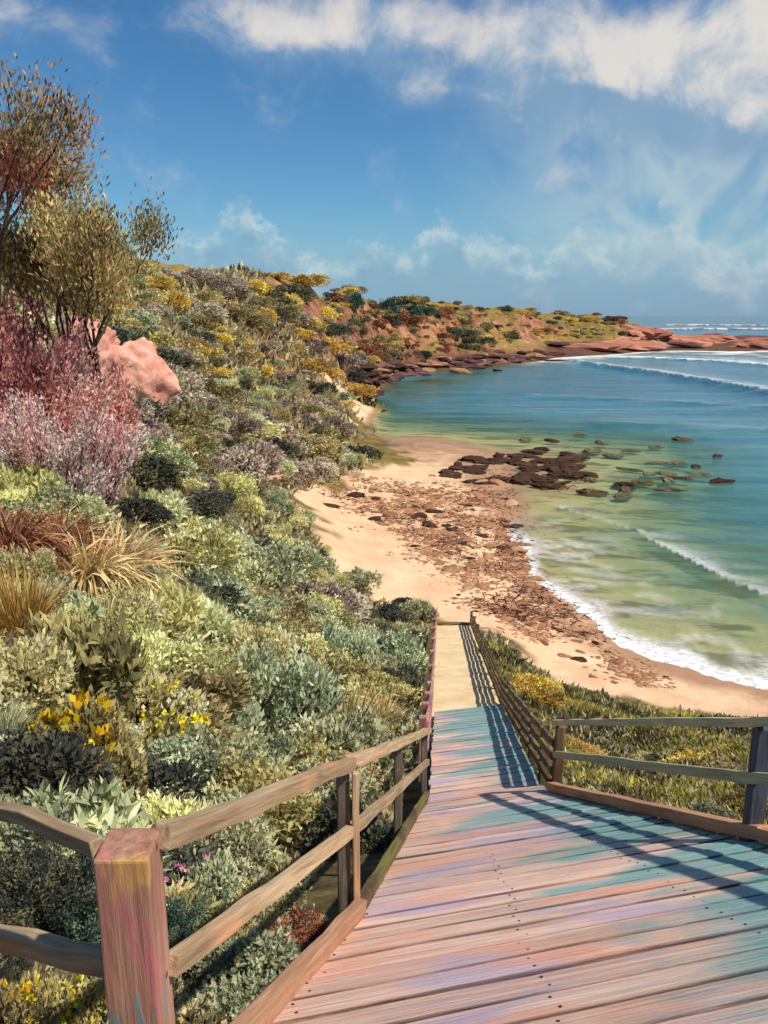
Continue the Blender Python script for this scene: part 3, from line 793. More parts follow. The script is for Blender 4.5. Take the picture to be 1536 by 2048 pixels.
# ------------------------------------------------------------------ ray to ground
def march(px, py, dmin=2.0, dmax=520.0, n=260):
    ds = np.exp(np.linspace(math.log(dmin), math.log(dmax), n))
    X = (px - 768) / 1600; Y = (py - 1024) / 1600; f = CP - Y * SP
    x = X / f * ds; z = -(SP + Y * CP) / f * ds
    h = height(x, ds)
    k = np.argmax(h > z)
    if not (h > z).any(): return None
    return np.array([x[k], ds[k], h[k]])
def hz(x, y): return float(height(np.array([float(x)]), np.array([float(y)]))[0])
def ground_at(px, d, py=1000):
    """world point on the ground, d ahead, in picture column px (column taken at row py)"""
    p = at(px, py, d)
    return Vector((p[0], p[1], hz(p[0], p[1])))

# ------------------------------------------------------------------ foliage meshes
def unit(v): return v / np.maximum(np.linalg.norm(v, axis=-1, keepdims=True), 1e-6)
def leaves(name, P, D, L, W, tint, fold=0.25, rs=RNG):
    n = len(P)
    D = unit(D)
    S = unit(np.cross(D, rs.normal(size=(n, 3))))
    N = np.cross(S, D)
    L = np.broadcast_to(L, (n,))[:, None]; W = np.broadcast_to(W, (n,))[:, None]
    v = np.stack([P, P + D * L * .5 + S * W * .5 + N * W * fold, P + D * L, P + D * L * .5 - S * W * .5 + N * W * fold], 1).reshape(-1, 3)
    me = mesh_np(name, v, np.arange(n * 4).reshape(n, 4))
    fattr(me, 'tint', np.repeat(np.clip(tint, 0, 1), 4))
    return me
def lens_leaves(name, P, D, L, W, tint, bend=.28):
    n = len(P); D = unit(D); S = unit(np.cross(D, RNG.normal(size=(n, 3)))); N = np.cross(S, D)
    L = np.broadcast_to(L, (n,))[:, None]; W = np.broadcast_to(W, (n,))[:, None]; rows = []
    for t, w in ((0, .10), (.22, .78), (.48, 1.0), (.76, .62), (1.0, .04)):
        c = P + D * L * t - N * L * bend * t * t
        rows.append(np.stack([c - S * W * w / 2 + N * W * w * .14, c + S * W * w / 2 + N * W * w * .14], 1))
    v = np.stack(rows, 1).reshape(n, 10, 3)
    f = np.array([[2 * k, 2 * k + 1, 2 * k + 3, 2 * k + 2] for k in range(4)])[None] + (np.arange(n) * 10)[:, None, None]
    me = mesh_np(name, v.reshape(-1, 3), f.reshape(-1, 4), True)
    fattr(me, 'tint', np.repeat(np.clip(tint, 0, 1), 10))
    return me
def blades(name, P0, D0, L, W, droop, tint, seg=4):
    """arching strips"""
    n = len(P0); D = unit(D0); rows = []
    S = unit(np.cross(D, np.array([0, 0, 1.0])) + RNG.normal(size=(n, 3)) * .15)
    p = P0.copy(); d = D.copy()
    L = np.broadcast_to(L, (n,))[:, None]; W = np.broadcast_to(W, (n,))[:, None]; droop = np.broadcast_to(droop, (n,))[:, None]
    for k in range(seg + 1):
        t = k / seg; w = W * (1 - t) ** .6 * (.35 + .65 * min(1, t * 4)) + .0008
        rows.append(np.stack([p - S * w / 2, p + S * w / 2], 1))
        p = p + d * L / seg; d = unit(d + np.array([0, 0, -1.0]) * droop)
    v = np.stack(rows, 1).reshape(n, -1, 3)
    m = v.shape[1]
    f = []
    for k in range(seg): f.append(np.array([2 * k, 2 * k + 1, 2 * k + 3, 2 * k + 2]))
    f = np.array(f)[None] + (np.arange(n) * m)[:, None, None]
    me = mesh_np(name, v.reshape(-1, 3), f.reshape(-1, 4))
    fattr(me, 'tint', np.repeat(np.clip(tint, 0, 1), m))
    return me
def tubes(name, segs, sides=5):
    """segs: list of (p0, p1, r0, r1)"""
    V, Fc = [], []
    for (p0, p1, r0, r1) in segs:
        M, L = basis(p0, p1)
        base = len(V)
        for q, (x, r) in enumerate(((0, r0), (L, r1))):
            for k in range(sides):
                a_ = 2 * math.pi * k / sides
                V.append(tuple(M @ Vector((x, r * math.cos(a_), r * math.sin(a_)))))
        for k in range(sides):
            k2 = (k + 1) % sides
            Fc.append((base + k, base + k2, base + sides + k2, base + sides + k))
    return mesh_np(name, V, Fc, True)
def rdir(n, up=0.0):
    v = unit(RNG.normal(size=(n, 3))); v[:, 2] += up
    return unit(v)
def lobes(n, seed, flat=.75):
    r = np.random.default_rng(seed); L = []
    for k in range(n):
        a_ = r.uniform(0, 6.283); q = math.sqrt(r.uniform(0, 1)) * .78
        L.append((q * math.cos(a_), q * math.sin(a_), r.uniform(.10, .68) * flat * (1.15 - q * .7), r.uniform(.20, .46)))
    return np.array(L)
def round_bush(name, n, L, W, seed, up=.5, spread=.7, nl=11, flat=.8):
    lb = lobes(nl, seed, flat)
    k = RNG.integers(0, nl, n * 2)
    d = rdir(n * 2, .45)
    P = lb[k, :3] + d * (lb[k, 3] * RNG.uniform(.72, 1.04, n * 2))[:, None]
    dist = np.linalg.norm(P[:, None] - lb[None, :, :3], axis=2) / lb[None, :, 3]
    ok = (np.sort(dist, 1)[:, 0] > .68) & (P[:, 2] > -.05)
    P, d, k = P[ok][:n], d[ok][:n], k[ok][:n]
    n = len(P)
    D = d * .7 + np.array([0, 0, up]) + RNG.normal(size=(n, 3)) * spread
    ctint = np.random.default_rng(seed + 5).uniform(.25, .75, nl)
    tint = ctint[k] + RNG.normal(size=n) * .09
    # loose sprigs that break the outline
    ns = n // 9; si = RNG.integers(0, n, ns // 7); sj = np.repeat(si, 7); tstep = np.tile(np.arange(7), len(si))[:, None] / 7.0
    sdir_ = np.repeat(unit(d[si] + np.array([0, 0, .7]) + RNG.normal(size=(len(si), 3)) * .4), 7, 0)
    P = np.concatenate([P, P[sj] + sdir_ * tstep * .26]); D = np.concatenate([D, sdir_ + RNG.normal(size=sdir_.shape) * .5]); tint = np.concatenate([tint, tint[sj] + .12])
    n = len(P)
    if L > .15: return lens_leaves(name, P, D, L * RNG.uniform(.6, 1.3, n), W * RNG.uniform(.7, 1.3, n), tint)
    return leaves(name, P, D, L * RNG.uniform(.6, 1.3, n), W * RNG.uniform(.7, 1.3, n), tint)
def stems_mesh(name, seed, n=9, h=.55, r=.022):
    rr_ = random.Random(seed); segs = []
    for k in range(n):
        a_ = rr_.uniform(0, 6.28); q = rr_.uniform(.15, .55)
        p0 = Vector((math.cos(a_) * .06, math.sin(a_) * .06, -.12)); p1 = Vector((math.cos(a_) * q * .5, math.sin(a_) * q * .5, h * .5)); p2 = Vector((math.cos(a_ + .3) * q, math.sin(a_ + .3) * q, h))
        segs += [(p0, p1, r, r * .7), (p1, p2, r * .7, r * .3)]
        for j_ in range(3):
            a2 = a_ + rr_.uniform(-1, 1); p3 = p1.lerp(p2, rr_.random()) + Vector((math.cos(a2) * .3, math.sin(a2) * .3, .25))
            segs.append((p1.lerp(p2, rr_.uniform(.1, .6)), p3, r * .45, r * .15))
    return tubes(name, segs, 4)
def tussock(name, n, seed, L=1.0, W=.03, lean=.55, droop=.22):
    a_ = RNG.uniform(0, 6.283, n); q = np.sqrt(RNG.uniform(0, 1, n)) * .22
    P = np.stack([q * np.cos(a_), q * np.sin(a_), np.full(n, -.05)], 1)
    D = np.stack([np.cos(a_), np.sin(a_), np.zeros(n)], 1) * (RNG.uniform(.1, 1, n) * lean)[:, None] + np.array([0, 0, 1.0]) + RNG.normal(size=(n, 3)) * .18
    return blades(name, P, D, L * RNG.uniform(.6, 1.1, n), W * RNG.uniform(.7, 1.3, n), droop * RNG.uniform(.5, 1.7, n), RNG.normal(.5, .22, n))
def feather(name, seed, nst=60, per=85, L=.06, W=.022, lean=.55):
    """upswept sprays of small leaves / blossom; returns foliage mesh and stems mesh"""
    r = np.random.default_rng(seed); P, D, T, segs = [], [], [], []
    for k in range(nst):
        a_ = r.uniform(0, 6.283); q = math.sqrt(r.uniform(0, 1)); le = q * lean
        d = np.array([math.cos(a_) * le, math.sin(a_) * le, 1.0]); d /= np.linalg.norm(d)
        h = r.uniform(.75, 1.25) * (1.05 - .25 * q); p = np.array([math.cos(a_) * q * .18, math.sin(a_) * q * .18, -.08]); pts = [p]
        for i_ in range(5):
            d = d + r.normal(size=3) * .10; d /= np.linalg.norm(d); p = p + d * h / 5; pts.append(p)
        for i_ in range(5): segs.append((Vector(pts[i_]), Vector(pts[i_ + 1]), .012 * (1 - i_ * .15), .012 * (.85 - i_ * .15)))
        t = r.uniform(.22, 1.0, per) ** .8 * 4.999; ii = t.astype(int); fr = t - ii; pa = np.array(pts)
        pp = pa[ii] * (1 - fr)[:, None] + pa[ii + 1] * fr[:, None]
        P.append(pp + r.normal(size=(per, 3)) * .035); D.append(d[None] + r.normal(size=(per, 3)) * .55 + np.array([0, 0, .3])); T.append(r.uniform(.15, .85) + r.normal(size=per) * .12)
    P = np.concatenate(P); D = np.concatenate(D); T = np.concatenate(T)
    return leaves(name, P, D, L * RNG.uniform(.6, 1.4, len(P)), W * RNG.uniform(.7, 1.4, len(P)), T), tubes(name + '_stems', segs, 4)

def leaf_mat(name, cols, trans=.30, rough=.7):
    m, g, b = new_mat(name)
    oi = g.n('ShaderNodeObjectInfo')
    n_ = len(cols); cols = [tuple(min(246, (c_ * .86 + sum(cc) / 3 * .14) * 1.27 + 15) for c_ in cc) for cc in cols]
    c = g.ramp(g.attr('tint'), [(.08 + .84 * i_ / (n_ - 1), srgb(*cols[i_])) for i_ in range(n_)])
    h_ = g.n('ShaderNodeHueSaturation'); g.put(h_.inputs['Color'], c)
    g.put(h_.inputs['Hue'], g.m('ADD', .485, g.m('MULTIPLY', oi.outputs['Random'], .03)))
    g.put(h_.inputs['Value'], g.m('ADD', .82, g.m('MULTIPLY', oi.outputs['Random'], .36)))
    g.put(b.inputs['Base Color'], h_.outputs[0])
    b.inputs['Roughness'].default_value = rough; b.inputs['Specular IOR Level'].default_value = .2
    tl = g.n('ShaderNodeBsdfTranslucent'); g.put(tl.inputs[0], h_.outputs[0])
    mx = g.n('ShaderNodeMixShader'); mx.inputs[0].default_value = trans
    nt = m.node_tree
    nt.links.new(b.outputs[0], mx.inputs[1]); nt.links.new(tl.outputs[0], mx.inputs[2]); nt.links.new(mx.outputs[0], nt.nodes['Material Output'].inputs[0])
    return m
PAL = {
    'greygreen': leaf_mat('grey_green_leaf', [(74, 80, 58), (122, 126, 88), (164, 162, 114), (190, 186, 146)]),
    'yellowgreen': leaf_mat('yellow_green_leaf', [(90, 88, 50), (140, 134, 78), (178, 170, 108), (202, 194, 144)]),
    'olive': leaf_mat('olive_leaf', [(66, 60, 36), (108, 98, 56), (148, 132, 78), (180, 162, 108)]),
    'straw': leaf_mat('straw_leaf', [(104, 78, 48), (146, 114, 70), (178, 148, 96), (198, 174, 126)]),
    'bluegreen': leaf_mat('blue_green_leaf', [(64, 70, 54), (102, 110, 80), (142, 150, 110), (182, 184, 144)]),
    'dark': leaf_mat('dark_leaf', [(30, 32, 32), (50, 54, 46), (76, 76, 54), (110, 104, 66)]),
    'rust': leaf_mat('rust_leaf', [(66, 34, 26), (104, 56, 38), (140, 86, 54), (164, 122, 76)]),
    'pink': leaf_mat('pink_blossom', [(164, 92, 86), (204, 132, 120), (216, 162, 146), (222, 188, 168)]),
    'crimson': leaf_mat('crimson_blossom', [(116, 64, 58), (166, 98, 86), (194, 128, 110), (208, 162, 142)]),
    'mauve': leaf_mat('mauve_leaf', [(70, 58, 56), (116, 98, 86), (156, 138, 114), (180, 168, 146)]),
    'ochre': leaf_mat('ochre_leaf', [(96, 74, 28), (150, 118, 44), (190, 154, 62), (214, 188, 100)]),
    'yellow': leaf_mat('yellow_petal', [(160, 124, 0), (190, 152, 0), (204, 172, 10), (206, 184, 50)]),
    'magenta': leaf_mat('magenta_petal', [(140, 40, 84), (184, 60, 108), (206, 90, 130), (220, 130, 160)]),
    'moss': leaf_mat('mossy_leaf', [(48, 42, 24), (84, 76, 28), (124, 112, 36), (164, 148, 60)]),
    'teal': leaf_mat('dark_teal_leaf', [(22, 40, 40), (40, 66, 60), (70, 94, 74), (110, 124, 84)]),
    'tree': leaf_mat('tree_leaf', [(70, 54, 38), (108, 92, 50), (142, 124, 68), (174, 148, 96), (158, 80, 54)]),
}
m_stem, g, b = new_mat('twig_bark')
tcn = g.n('ShaderNodeTexCoord')
g.put(b.inputs['Base Color'], g.ramp(g.noise(tcn.outputs['Object'], 14, 4), [(.3, srgb(46, 36, 34)), (.7, srgb(98, 78, 66))]))
b.inputs['Roughness'].default_value = .9

MESH = {
    'round': [round_bush('foliage_round', 4200, .115, .058, 100 + i_, .6, .7, 13) for i_ in range(6)],
    'fine': [round_bush('foliage_fine', 6500, .085, .040, 140 + i_, .9, .6, 15) for i_ in range(4)],
    'broad': [round_bush('foliage_broad', 2000, .23, .070, 180 + i_, .8, .6, 10, .9) for i_ in range(4)],
    'scrub': [round_bush('foliage_scrub', 2200, .13, .07, 220 + i_, .5, .7, 10, .75) for i_ in range(5)],
    'tussock': [tussock('foliage_tussock', 650, i_) for i_ in range(3)],
    'weeping': [tussock('foliage_weeping', 700, i_, 1.25, .055, .95, .62) for i_ in range(2)],
}
for _l in MESH.values():
    for _m in _l: _m.materials.append(PAL['olive'])
STEM = [stems_mesh('stems', 300 + i_) for i_ in range(4)]
FEATH = [feather('foliage_feather', 400 + i_, 90, 180, .045, .016) for i_ in range(3)]
def petals(name, seed, n, L=.05):
    lb = lobes(9, seed); k = RNG.integers(0, 9, n); d = rdir(n, .8)
    hub = lb[k, :3] + d * lb[k, 3][:, None] * 1.02
    hub = np.repeat(hub, 5, 0); dd_ = np.repeat(d, 5, 0)
    D = dd_ * .5 + RNG.normal(size=hub.shape) * .8
    return leaves(name, hub, D, L * RNG.uniform(.7, 1.3, len(hub)), L * .7, RNG.uniform(0, 1, len(hub)))
def occupied_add(x, y, r): OCC.append((x, y, r))
OCC = []
def plant(name, kind, pal, px, d, rad, label, hgt=1.0, sink=.06, group=None, flowers=None, py=1000, var=None, rot=None, dz=0.0, xy=None, snap=True):
    if xy is None and snap:                       # stand it on the slope where its foot would be seen
        h_ = march(px, py + rad * hgt * .45 * 1600 / d, 1.6, 60)
        if h_ is not None:
            k_ = min(1.7, max(.6, h_[1] / d)); xy = (h_[0], h_[1]); rad *= k_
    p = ground_at(px, d, py) if xy is None else Vector((xy[0], xy[1], hz(*xy)))
    p.z += dz - sink * rad
    root = tag(empty(name, p), label, 'shrub' if 'grass' not in name and 'tussock' not in name else 'grass tuft', group)
    root.rotation_euler = (random.gauss(0, .10), random.gauss(.06, .10), random.uniform(0, 6.28) if rot is None else rot)
    root.scale = (rad * random.uniform(.85, 1.25), rad * random.uniform(.85, 1.2), rad * hgt * random.uniform(.9, 1.15))
    if kind == 'feather':
        f, st = random.choice(FEATH) if var is None else FEATH[var]
        link('foliage', f, PAL[pal], root); link('stems', st, m_stem, root)
    else:
        f = random.choice(MESH[kind]) if var is None else MESH[kind][var]
        link('foliage', f, PAL[pal], root)
        if kind in ('round', 'fine', 'broad', 'scrub'): link('stems', random.choice(STEM), m_stem, root)
    if flowers: link('flowers', petals('flowers', random.randrange(999), flowers[1], flowers[2]), PAL[flowers[0]], root)['kind'] = 'stuff'
    OCC.append((p.x, p.y, rad * (1.0 if group else 1.35)))
    return root

# ---- the plants one can single out
plant('flowering_shrub', 'feather', 'crimson', 20, 24, 4.2, 'tall dark crimson feathery shrub at the left edge below the tree', 1.0, py=750, var=0, snap=False)
plant('flowering_shrub', 'feather', 'crimson', 165, 26, 3.4, 'crimson feathery shrub in front of the salmon rock outcrop', .95, py=750, var=1, snap=False)
plant('flowering_shrub', 'feather', 'crimson', 95, 23, 3.1, 'crimson feathery shrub just above the bright pink one', .95, py=800, var=2, snap=False)
plant('flowering_shrub', 'feather', 'pink', 140, 20.5, 2.7, 'bright pink feathery shrub in front of the crimson ones', .95, py=850, var=2, snap=False)
plant('flowering_shrub', 'feather', 'pink', 45, 19.5, 2.3, 'smaller pink feathery shrub at the left edge of the picture', 1.0, py=900, var=1, snap=False)
plant('leafy_shrub', 'broad', 'yellowgreen', 50, 8.2, .55, 'small yellow-green leafy clump just under the pink shrubs', 1.0, py=960)
plant('fern_clump', 'weeping', 'rust', 30, 7.2, .70, 'rust red drooping fern clump at the left edge', .9, py=1050)
plant('fern_clump', 'weeping', 'rust', 110, 8.4, .7, 'rusty brown fern clump beside the straw coloured tussock', .9, py=1050)
plant('grass_tussock', 'weeping', 'straw', 170, 7.6, .75, 'straw coloured weeping tussock with arching blades', 1.0, py=1100)
plant('grass_tussock', 'weeping', 'straw', 235, 9.0, .70, 'straw coloured tussock behind the big weeping one', .9, py=1100)
plant('leafy_shrub', 'fine', 'yellowgreen', 355, 12.0, 1.1, 'light green fine leaved bush halfway up the slope', .95, py=1080)
plant('leafy_shrub', 'fine', 'greygreen', 480, 14.5, 1.3, 'grey-green rounded bush above the dark gap on the slope', .85, py=1100)
plant('leafy_shrub', 'fine', 'greygreen', 585, 18, 1.45, 'grey-green bush at the edge of the sand', .85, py=1100)
plant('leafy_shrub', 'broad', 'yellowgreen', 305, 8.0, .62, 'pale yellow broad leaved plant in the middle of the slope', 1.2, py=1200)
plant('leafy_shrub', 'broad', 'greygreen', 375, 8.2, .60, 'pale green broad leaved plant right of the pale yellow one', 1.0, py=1240)
plant('leafy_shrub', 'broad', 'olive', 130, 6.0, .62, 'tall pale olive broad leaved plant on the left slope', 1.35, py=1300)
plant('grass_tussock', 'tussock', 'ochre', 40, 6.2, .6, 'ochre tussock at the left edge below the ferns', 1.2, py=1200)
plant('leafy_shrub', 'round', 'yellowgreen', 15, 5.0, .48, 'bright green leafy shrub at the left edge', 1.0, py=1350)
plant('rounded_bush', 'fine', 'bluegreen', 500, 8.3, 1.02, 'large rounded blue-green bush in the middle of the slope', 1.05, py=1380)
plant('rounded_bush', 'fine', 'yellowgreen', 470, 9.6, .95, 'yellow-green bush crowning the large rounded one', 1.0, py=1300)
plant('leafy_shrub', 'round', 'dark', 600, 8.6, .62, 'dark shrub in the shade beside the large rounded bush', 1.0, py=1400)
plant('flowering_shrub', 'round', 'yellowgreen', 295, 5.9, .52, 'pale yellow flowering bush left of the large rounded bush', 1.3, py=1400, flowers=('yellow', 120, .08))
plant('flowering_shrub', 'round', 'olive', 165, 4.5, .46, 'small bush covered in bright yellow blossom above the side fence', 1.1, py=1480, flowers=('yellow', 260, .15))
plant('leafy_shrub', 'round', 'greygreen', 395, 6.0, .48, 'pale grey-green bush just above the left handrail', 1.0, py=1500)
plant('leafy_shrub', 'round', 'dark', 270, 4.4, .46, 'dark green bush behind the side fence', .8, py=1560)
plant('leafy_shrub', 'round', 'dark', 60, 4.2, .55, 'dark green bush under the yellow blossom at left', .8, py=1560)
plant('grass_tussock', 'tussock', 'olive', 690, 10.2, .95, 'olive tussock leaning towards the steps', .85, py=1430)
plant('grass_tussock', 'tussock', 'straw', 760, 10.8, .70, 'pale dry tussock next to the foot of the left handrail', .85, py=1430)
plant('leafy_shrub', 'fine', 'bluegreen', 700, 17, 1.3, 'blue-green bush on the bank left of the sandy path', .9, py=1280)
plant('leafy_shrub', 'fine', 'bluegreen', 770, 22, 1.3, 'blue-green bush close to the pinkish path fence', .8, py=1300)
plant('leafy_shrub', 'round', 'dark', 780, 34, 1.2, 'dark round shrub at the top of the sandy path fence', .9, py=1230)
plant('leafy_shrub', 'round', 'mauve', 650, 24, 1.4, 'dull mauve brown bush on the bank near the sand', .8, py=1200)
# behind the left handrail
plant('leafy_shrub', 'round', 'greygreen', 440, 4.1, .36, 'pale green shrub seen between the left rails', 1.1, py=1700)
plant('flowering_shrub', 'round', 'bluegreen', 385, 3.4, .26, 'small shrub with a magenta blossom beside the newel post', 1.4, py=1760, flowers=('magenta', 60, .12))
plant('leafy_shrub', 'round', 'yellowgreen', 600, 5.4, .42, 'yellow-green bush behind the upper left rail', 1.0, py=1640)
plant('leafy_shrub', 'fine', 'yellowgreen', 545, 4.2, .36, 'yellow-green mound under the middle rail', .75, py=1800)
plant('leafy_shrub', 'round', 'bluegreen', 460, 3.2, .30, 'green shrub low down beside the bottom rail', .8, py=1950)
plant('leafy_shrub', 'round', 'rust', 590, 4.4, .24, 'small reddish shrub behind the bottom rail', .6, py=1860)
plant('leafy_shrub', 'round', 'dark', 660, 6.2, .50, 'dark shrub behind the second railing post', 1.0, py=1650)
# lower left corner
plant('leafy_shrub', 'feather', 'dark', 60, 3.3, .60, 'dark twiggy shrub behind the side fence rails', .8, py=1750)
plant('leafy_shrub', 'feather', 'teal', 150, 3.0, .45, 'dark blue-green twiggy shrub left of the newel post', .9, py=1800)
plant('flowering_shrub', 'round', 'olive', 120, 2.5, .20, 'small yellow flowering plant at the foot of the newel post', 1.4, py=1980, flowers=('yellow', 50, .12))
plant('flowering_shrub', 'round', 'olive', 15, 2.35, .20, 'yellow flowering plant in the bottom left corner', 1.4, py=2010, flowers=('yellow', 50, .14))
# bank right of the boardwalk
plant('flowering_shrub', 'round', 'ochre', 1075, 21, .95, 'yellow blossoming bush beside the dark path fence', .9, py=1390, snap=False, flowers=('yellow', 90, .09))
for i_, (px, d, r_, pal, lab) in enumerate([
        (1160, 15, .75, 'ochre', 'mossy yellow bush just right of the boardwalk corner'), (1260, 13, .80, 'olive', 'olive bush behind the right railing left of its middle'),
        (1380, 13.5, .85, 'ochre', 'yellow-green bush behind the middle of the right railing'), (1480, 12, .75, 'olive', 'olive bush behind the right end of the railing'),
        (1210, 9.4, .50, 'dark', 'dark shrub under the lower right rail near the corner'), (1330, 8.0, .48, 'dark', 'dark shrub under the middle of the lower right rail'),
        (1450, 7.2, .46, 'dark', 'dark shrub beside the blue grey railing post'), (1120, 11.3, .5, 'olive', 'low olive shrub tucked behind the boardwalk corner')]):
    plant('leafy_shrub', 'round', pal, px, d, r_ * .72, lab, .5, py=1520, snap=False)

# ---- trees
def make_tree(name, base, seed, h, label, lean=(.25, .05), nst=4, pal='tree', spread=.35, levels=4, clump=.42, per=95, leaf=.15):
    r = random.Random(seed); segs = []; tips = []
    def grow(p, d, L, rad, lev):
        n = 3
        for i_ in range(n):
            d2 = (d + Vector((r.gauss(0, .10), r.gauss(0, .10), .06))).normalized()
            p2 = p + d2 * L / n
            segs.append((p, p2, rad * (1 - .12 * i_), rad * (1 - .12 * (i_ + 1)))); p, d = p2, d2
        if lev == 0:
            tips.append((p, d)); return
        if lev == 1 and r.random() < .35: tips.append((p, d))
        k = 2 if r.random() < .6 else 3
        for q in range(k):
            a_ = r.uniform(0, 6.28); s_ = spread * r.uniform(.6, 1.35)
            dd_ = (d + Vector((math.cos(a_) * s_, math.sin(a_) * s_, .10))).normalized()
            grow(p, dd_, L * r.uniform(.66, .86), rad * .62, lev - 1)
    for s_ in range(nst):
        a_ = 6.28 * s_ / nst + r.uniform(-.4, .4)
        d = Vector((math.cos(a_) * .32 + lean[0], math.sin(a_) * .32 + lean[1], 1)).normalized()
        grow(Vector((math.cos(a_) * .08, math.sin(a_) * .08, -.3)), d, h * r.uniform(.26, .34), h * .011, levels)
    P, D, T, Ls = [], [], [], []
    for (p, d) in tips:
        n = int(per * r.uniform(.5, 1.3)); c = r.choice([.2, .35, .45, .55, .6, .7, .95 if r.random() < .35 else .5])
        o = RNG.normal(size=(n, 3)) * np.array([clump * .42, clump * .42, clump * .55])
        P.append(np.array(p) + o + np.array(d) * .12); D.append(np.array(d)[None] * .8 + RNG.normal(size=(n, 3)) * .45 + np.array([0, 0, .5])); T.append(c + RNG.normal(size=n) * .09)
    P = np.concatenate(P); D = np.concatenate(D); T = np.concatenate(T)
    root = tag(empty(name, base), label, 'tree', None)
    link('trunk', tubes('trunk', segs, 6), m_stem, root)
    link('crown', leaves('crown', P, D, leaf * RNG.uniform(.6, 1.4, len(P)), leaf * .32, T), PAL[pal], root)
    OCC.append((base[0], base[1], .5))
    return root
b1 = ground_at(135, 27, 850)
make_tree('coastal_tree', b1, 5, 8.9, 'slender branched tree with olive and rusty clumps on the left skyline', (.28, .02), 6, spread=.46, levels=3, clump=.72, per=330, leaf=.19)
b2 = ground_at(-75, 25, 850)
make_tree('coastal_tree', b2, 9, 9.8, 'taller tree cut off by the left edge of the picture', (.0, .0), 6, spread=.38, levels=3, clump=.78, per=360, leaf=.19)

# ---- scattered shrubs
def scatter(region, n, tries, rfun, kinds, sep=.62):
    """region: picture polygon; keeps plants apart on the ground"""
    xs = [p[0] for p in region]; ys_ = [p[1] for p in region]; made = 0
    for t in range(tries):
        if made >= n: break
        px, py = random.uniform(min(xs), max(xs)), random.uniform(min(ys_), max(ys_))
        ins = False; j_ = len(region) - 1
        for i_ in range(len(region)):
            (xi, yi), (xj, yj) = region[i_], region[j_]
            if (yi > py) != (yj > py) and px < (xj - xi) * (py - yi) / (yj - yi) + xi: ins = not ins
            j_ = i_
        if not ins: continue
        p = march(px, py)
        if p is None: continue
        x, y = p[0], p[1]; r_ = rfun(y) * random.uniform(.7, 1.25)
        if p[2] < SEA + 1.6: continue
        if y < 150 and landward(np.array([x]), np.array([y]))[0] < r_ * .4: continue
        if seg_dist(np.array([x]), np.array([y]), WPTS)[0] < (2.1 if y < 9 else 1.2) + r_ * .7: continue
        if any((x - ox) ** 2 + (y - oy) ** 2 < (sep * (r_ + orr)) ** 2 for ox, oy, orr in OCC): continue
        name, kind, pal, label, group, hh = random.choices(kinds, [k[6] for k in kinds])[0][:6]
        if kind == 'broad': r_ = min(r_, .45 + .02 * y)
        if y < 4.4 and x < -.6:
            name, kind, pal, label, group, hh = 'leafy_shrub', random.choice(['round', 'feather']), random.choice(['dark', 'dark', 'teal']), 'dark twiggy shrub filling the near slope', gN, .7
        if y > 60:
            q = bpy.data.objects.new(name, random.choice(MESH[kind])); COL.objects.link(q)
            q.location = (x, y, p[2] - .08 * r_); q.scale = (r_, r_, r_ * hh); q.rotation_euler = (0, 0, random.uniform(0, 6.28))
            q.material_slots[0].link = 'OBJECT'; q.material_slots[0].material = PAL[pal]
            tag(q, label, 'shrub', group); OCC.append((x, y, r_))
        else:
            plant(name, kind, pal, 0, 0, r_, label, hh, group=group, xy=(x, y))
        made += 1
    return made
gN = 'shrubs filling the near slope'
near_k = [('leafy_shrub', 'round', 'greygreen', 'grey-green leafy shrub filling the near slope', gN, .85, 2.4), ('leafy_shrub', 'round', 'olive', 'olive leafy shrub filling the near slope', gN, .85, 1.6),
          ('leafy_shrub', 'fine', 'yellowgreen', 'yellow-green leafy shrub filling the near slope', gN, .85, 2), ('leafy_shrub', 'round', 'dark', 'dark leafy shrub filling the near slope', gN, .7, 1.2),
          ('grass_tussock', 'tussock', 'olive', 'olive grass tussock filling the near slope', gN, .9, .6), ('grass_tussock', 'tussock', 'greygreen', 'grey-green grass tussock filling the near slope', gN, .9, .6), ('leafy_shrub', 'round', 'bluegreen', 'blue-green leafy shrub filling the near slope', gN, .85, 1.0),
          ('leafy_shrub', 'broad', 'yellowgreen', 'yellow-green broad leaved shrub filling the near slope', gN, .95, 1.6), ('leafy_shrub', 'broad', 'greygreen', 'pale sage broad leaved shrub filling the near slope', gN, .95, 1.8)]
gM = 'shrubs on the middle slope'
mid_k = [('leafy_shrub', 'round', 'mauve', 'mauve brown shrub on the middle slope', gM, .75, 3), ('leafy_shrub', 'round', 'greygreen', 'grey-green shrub on the middle slope', gM, .75, 3),
         ('leafy_shrub', 'round', 'olive', 'olive shrub on the middle slope', gM, .75, 2.5), ('leafy_shrub', 'scrub', 'dark', 'dark shrub on the middle slope', gM, .7, 1.2),
         ('leafy_shrub', 'scrub', 'yellowgreen', 'yellow-green shrub on the middle slope', gM, .7, 1.4), ('grass_tussock', 'tussock', 'greygreen', 'pale grey-green tussock on the middle slope', gM, .7, 1.5), ('leafy_shrub', 'broad', 'mauve', 'dusty mauve broad leaved shrub on the middle slope', gM, .7, 1.2)]
gF = 'scrub on the far hill'
far_k = [('scrub_bush', 'scrub', 'olive', 'olive scrub bush on the far hill', gF, .7, 3), ('scrub_bush', 'scrub', 'ochre', 'ochre scrub bush on the far hill', gF, .7, 2.2),
         ('scrub_bush', 'scrub', 'mauve', 'mauve brown scrub bush on the far hill', gF, .65, 1.5), ('scrub_bush', 'scrub', 'dark', 'dark scrub bush on the far hill', gF, .7, 1.5),
         ('scrub_bush', 'scrub', 'bluegreen', 'blue-green scrub bush on the far hill', gF, .7, .8)]
gH = 'scrub on the headland'
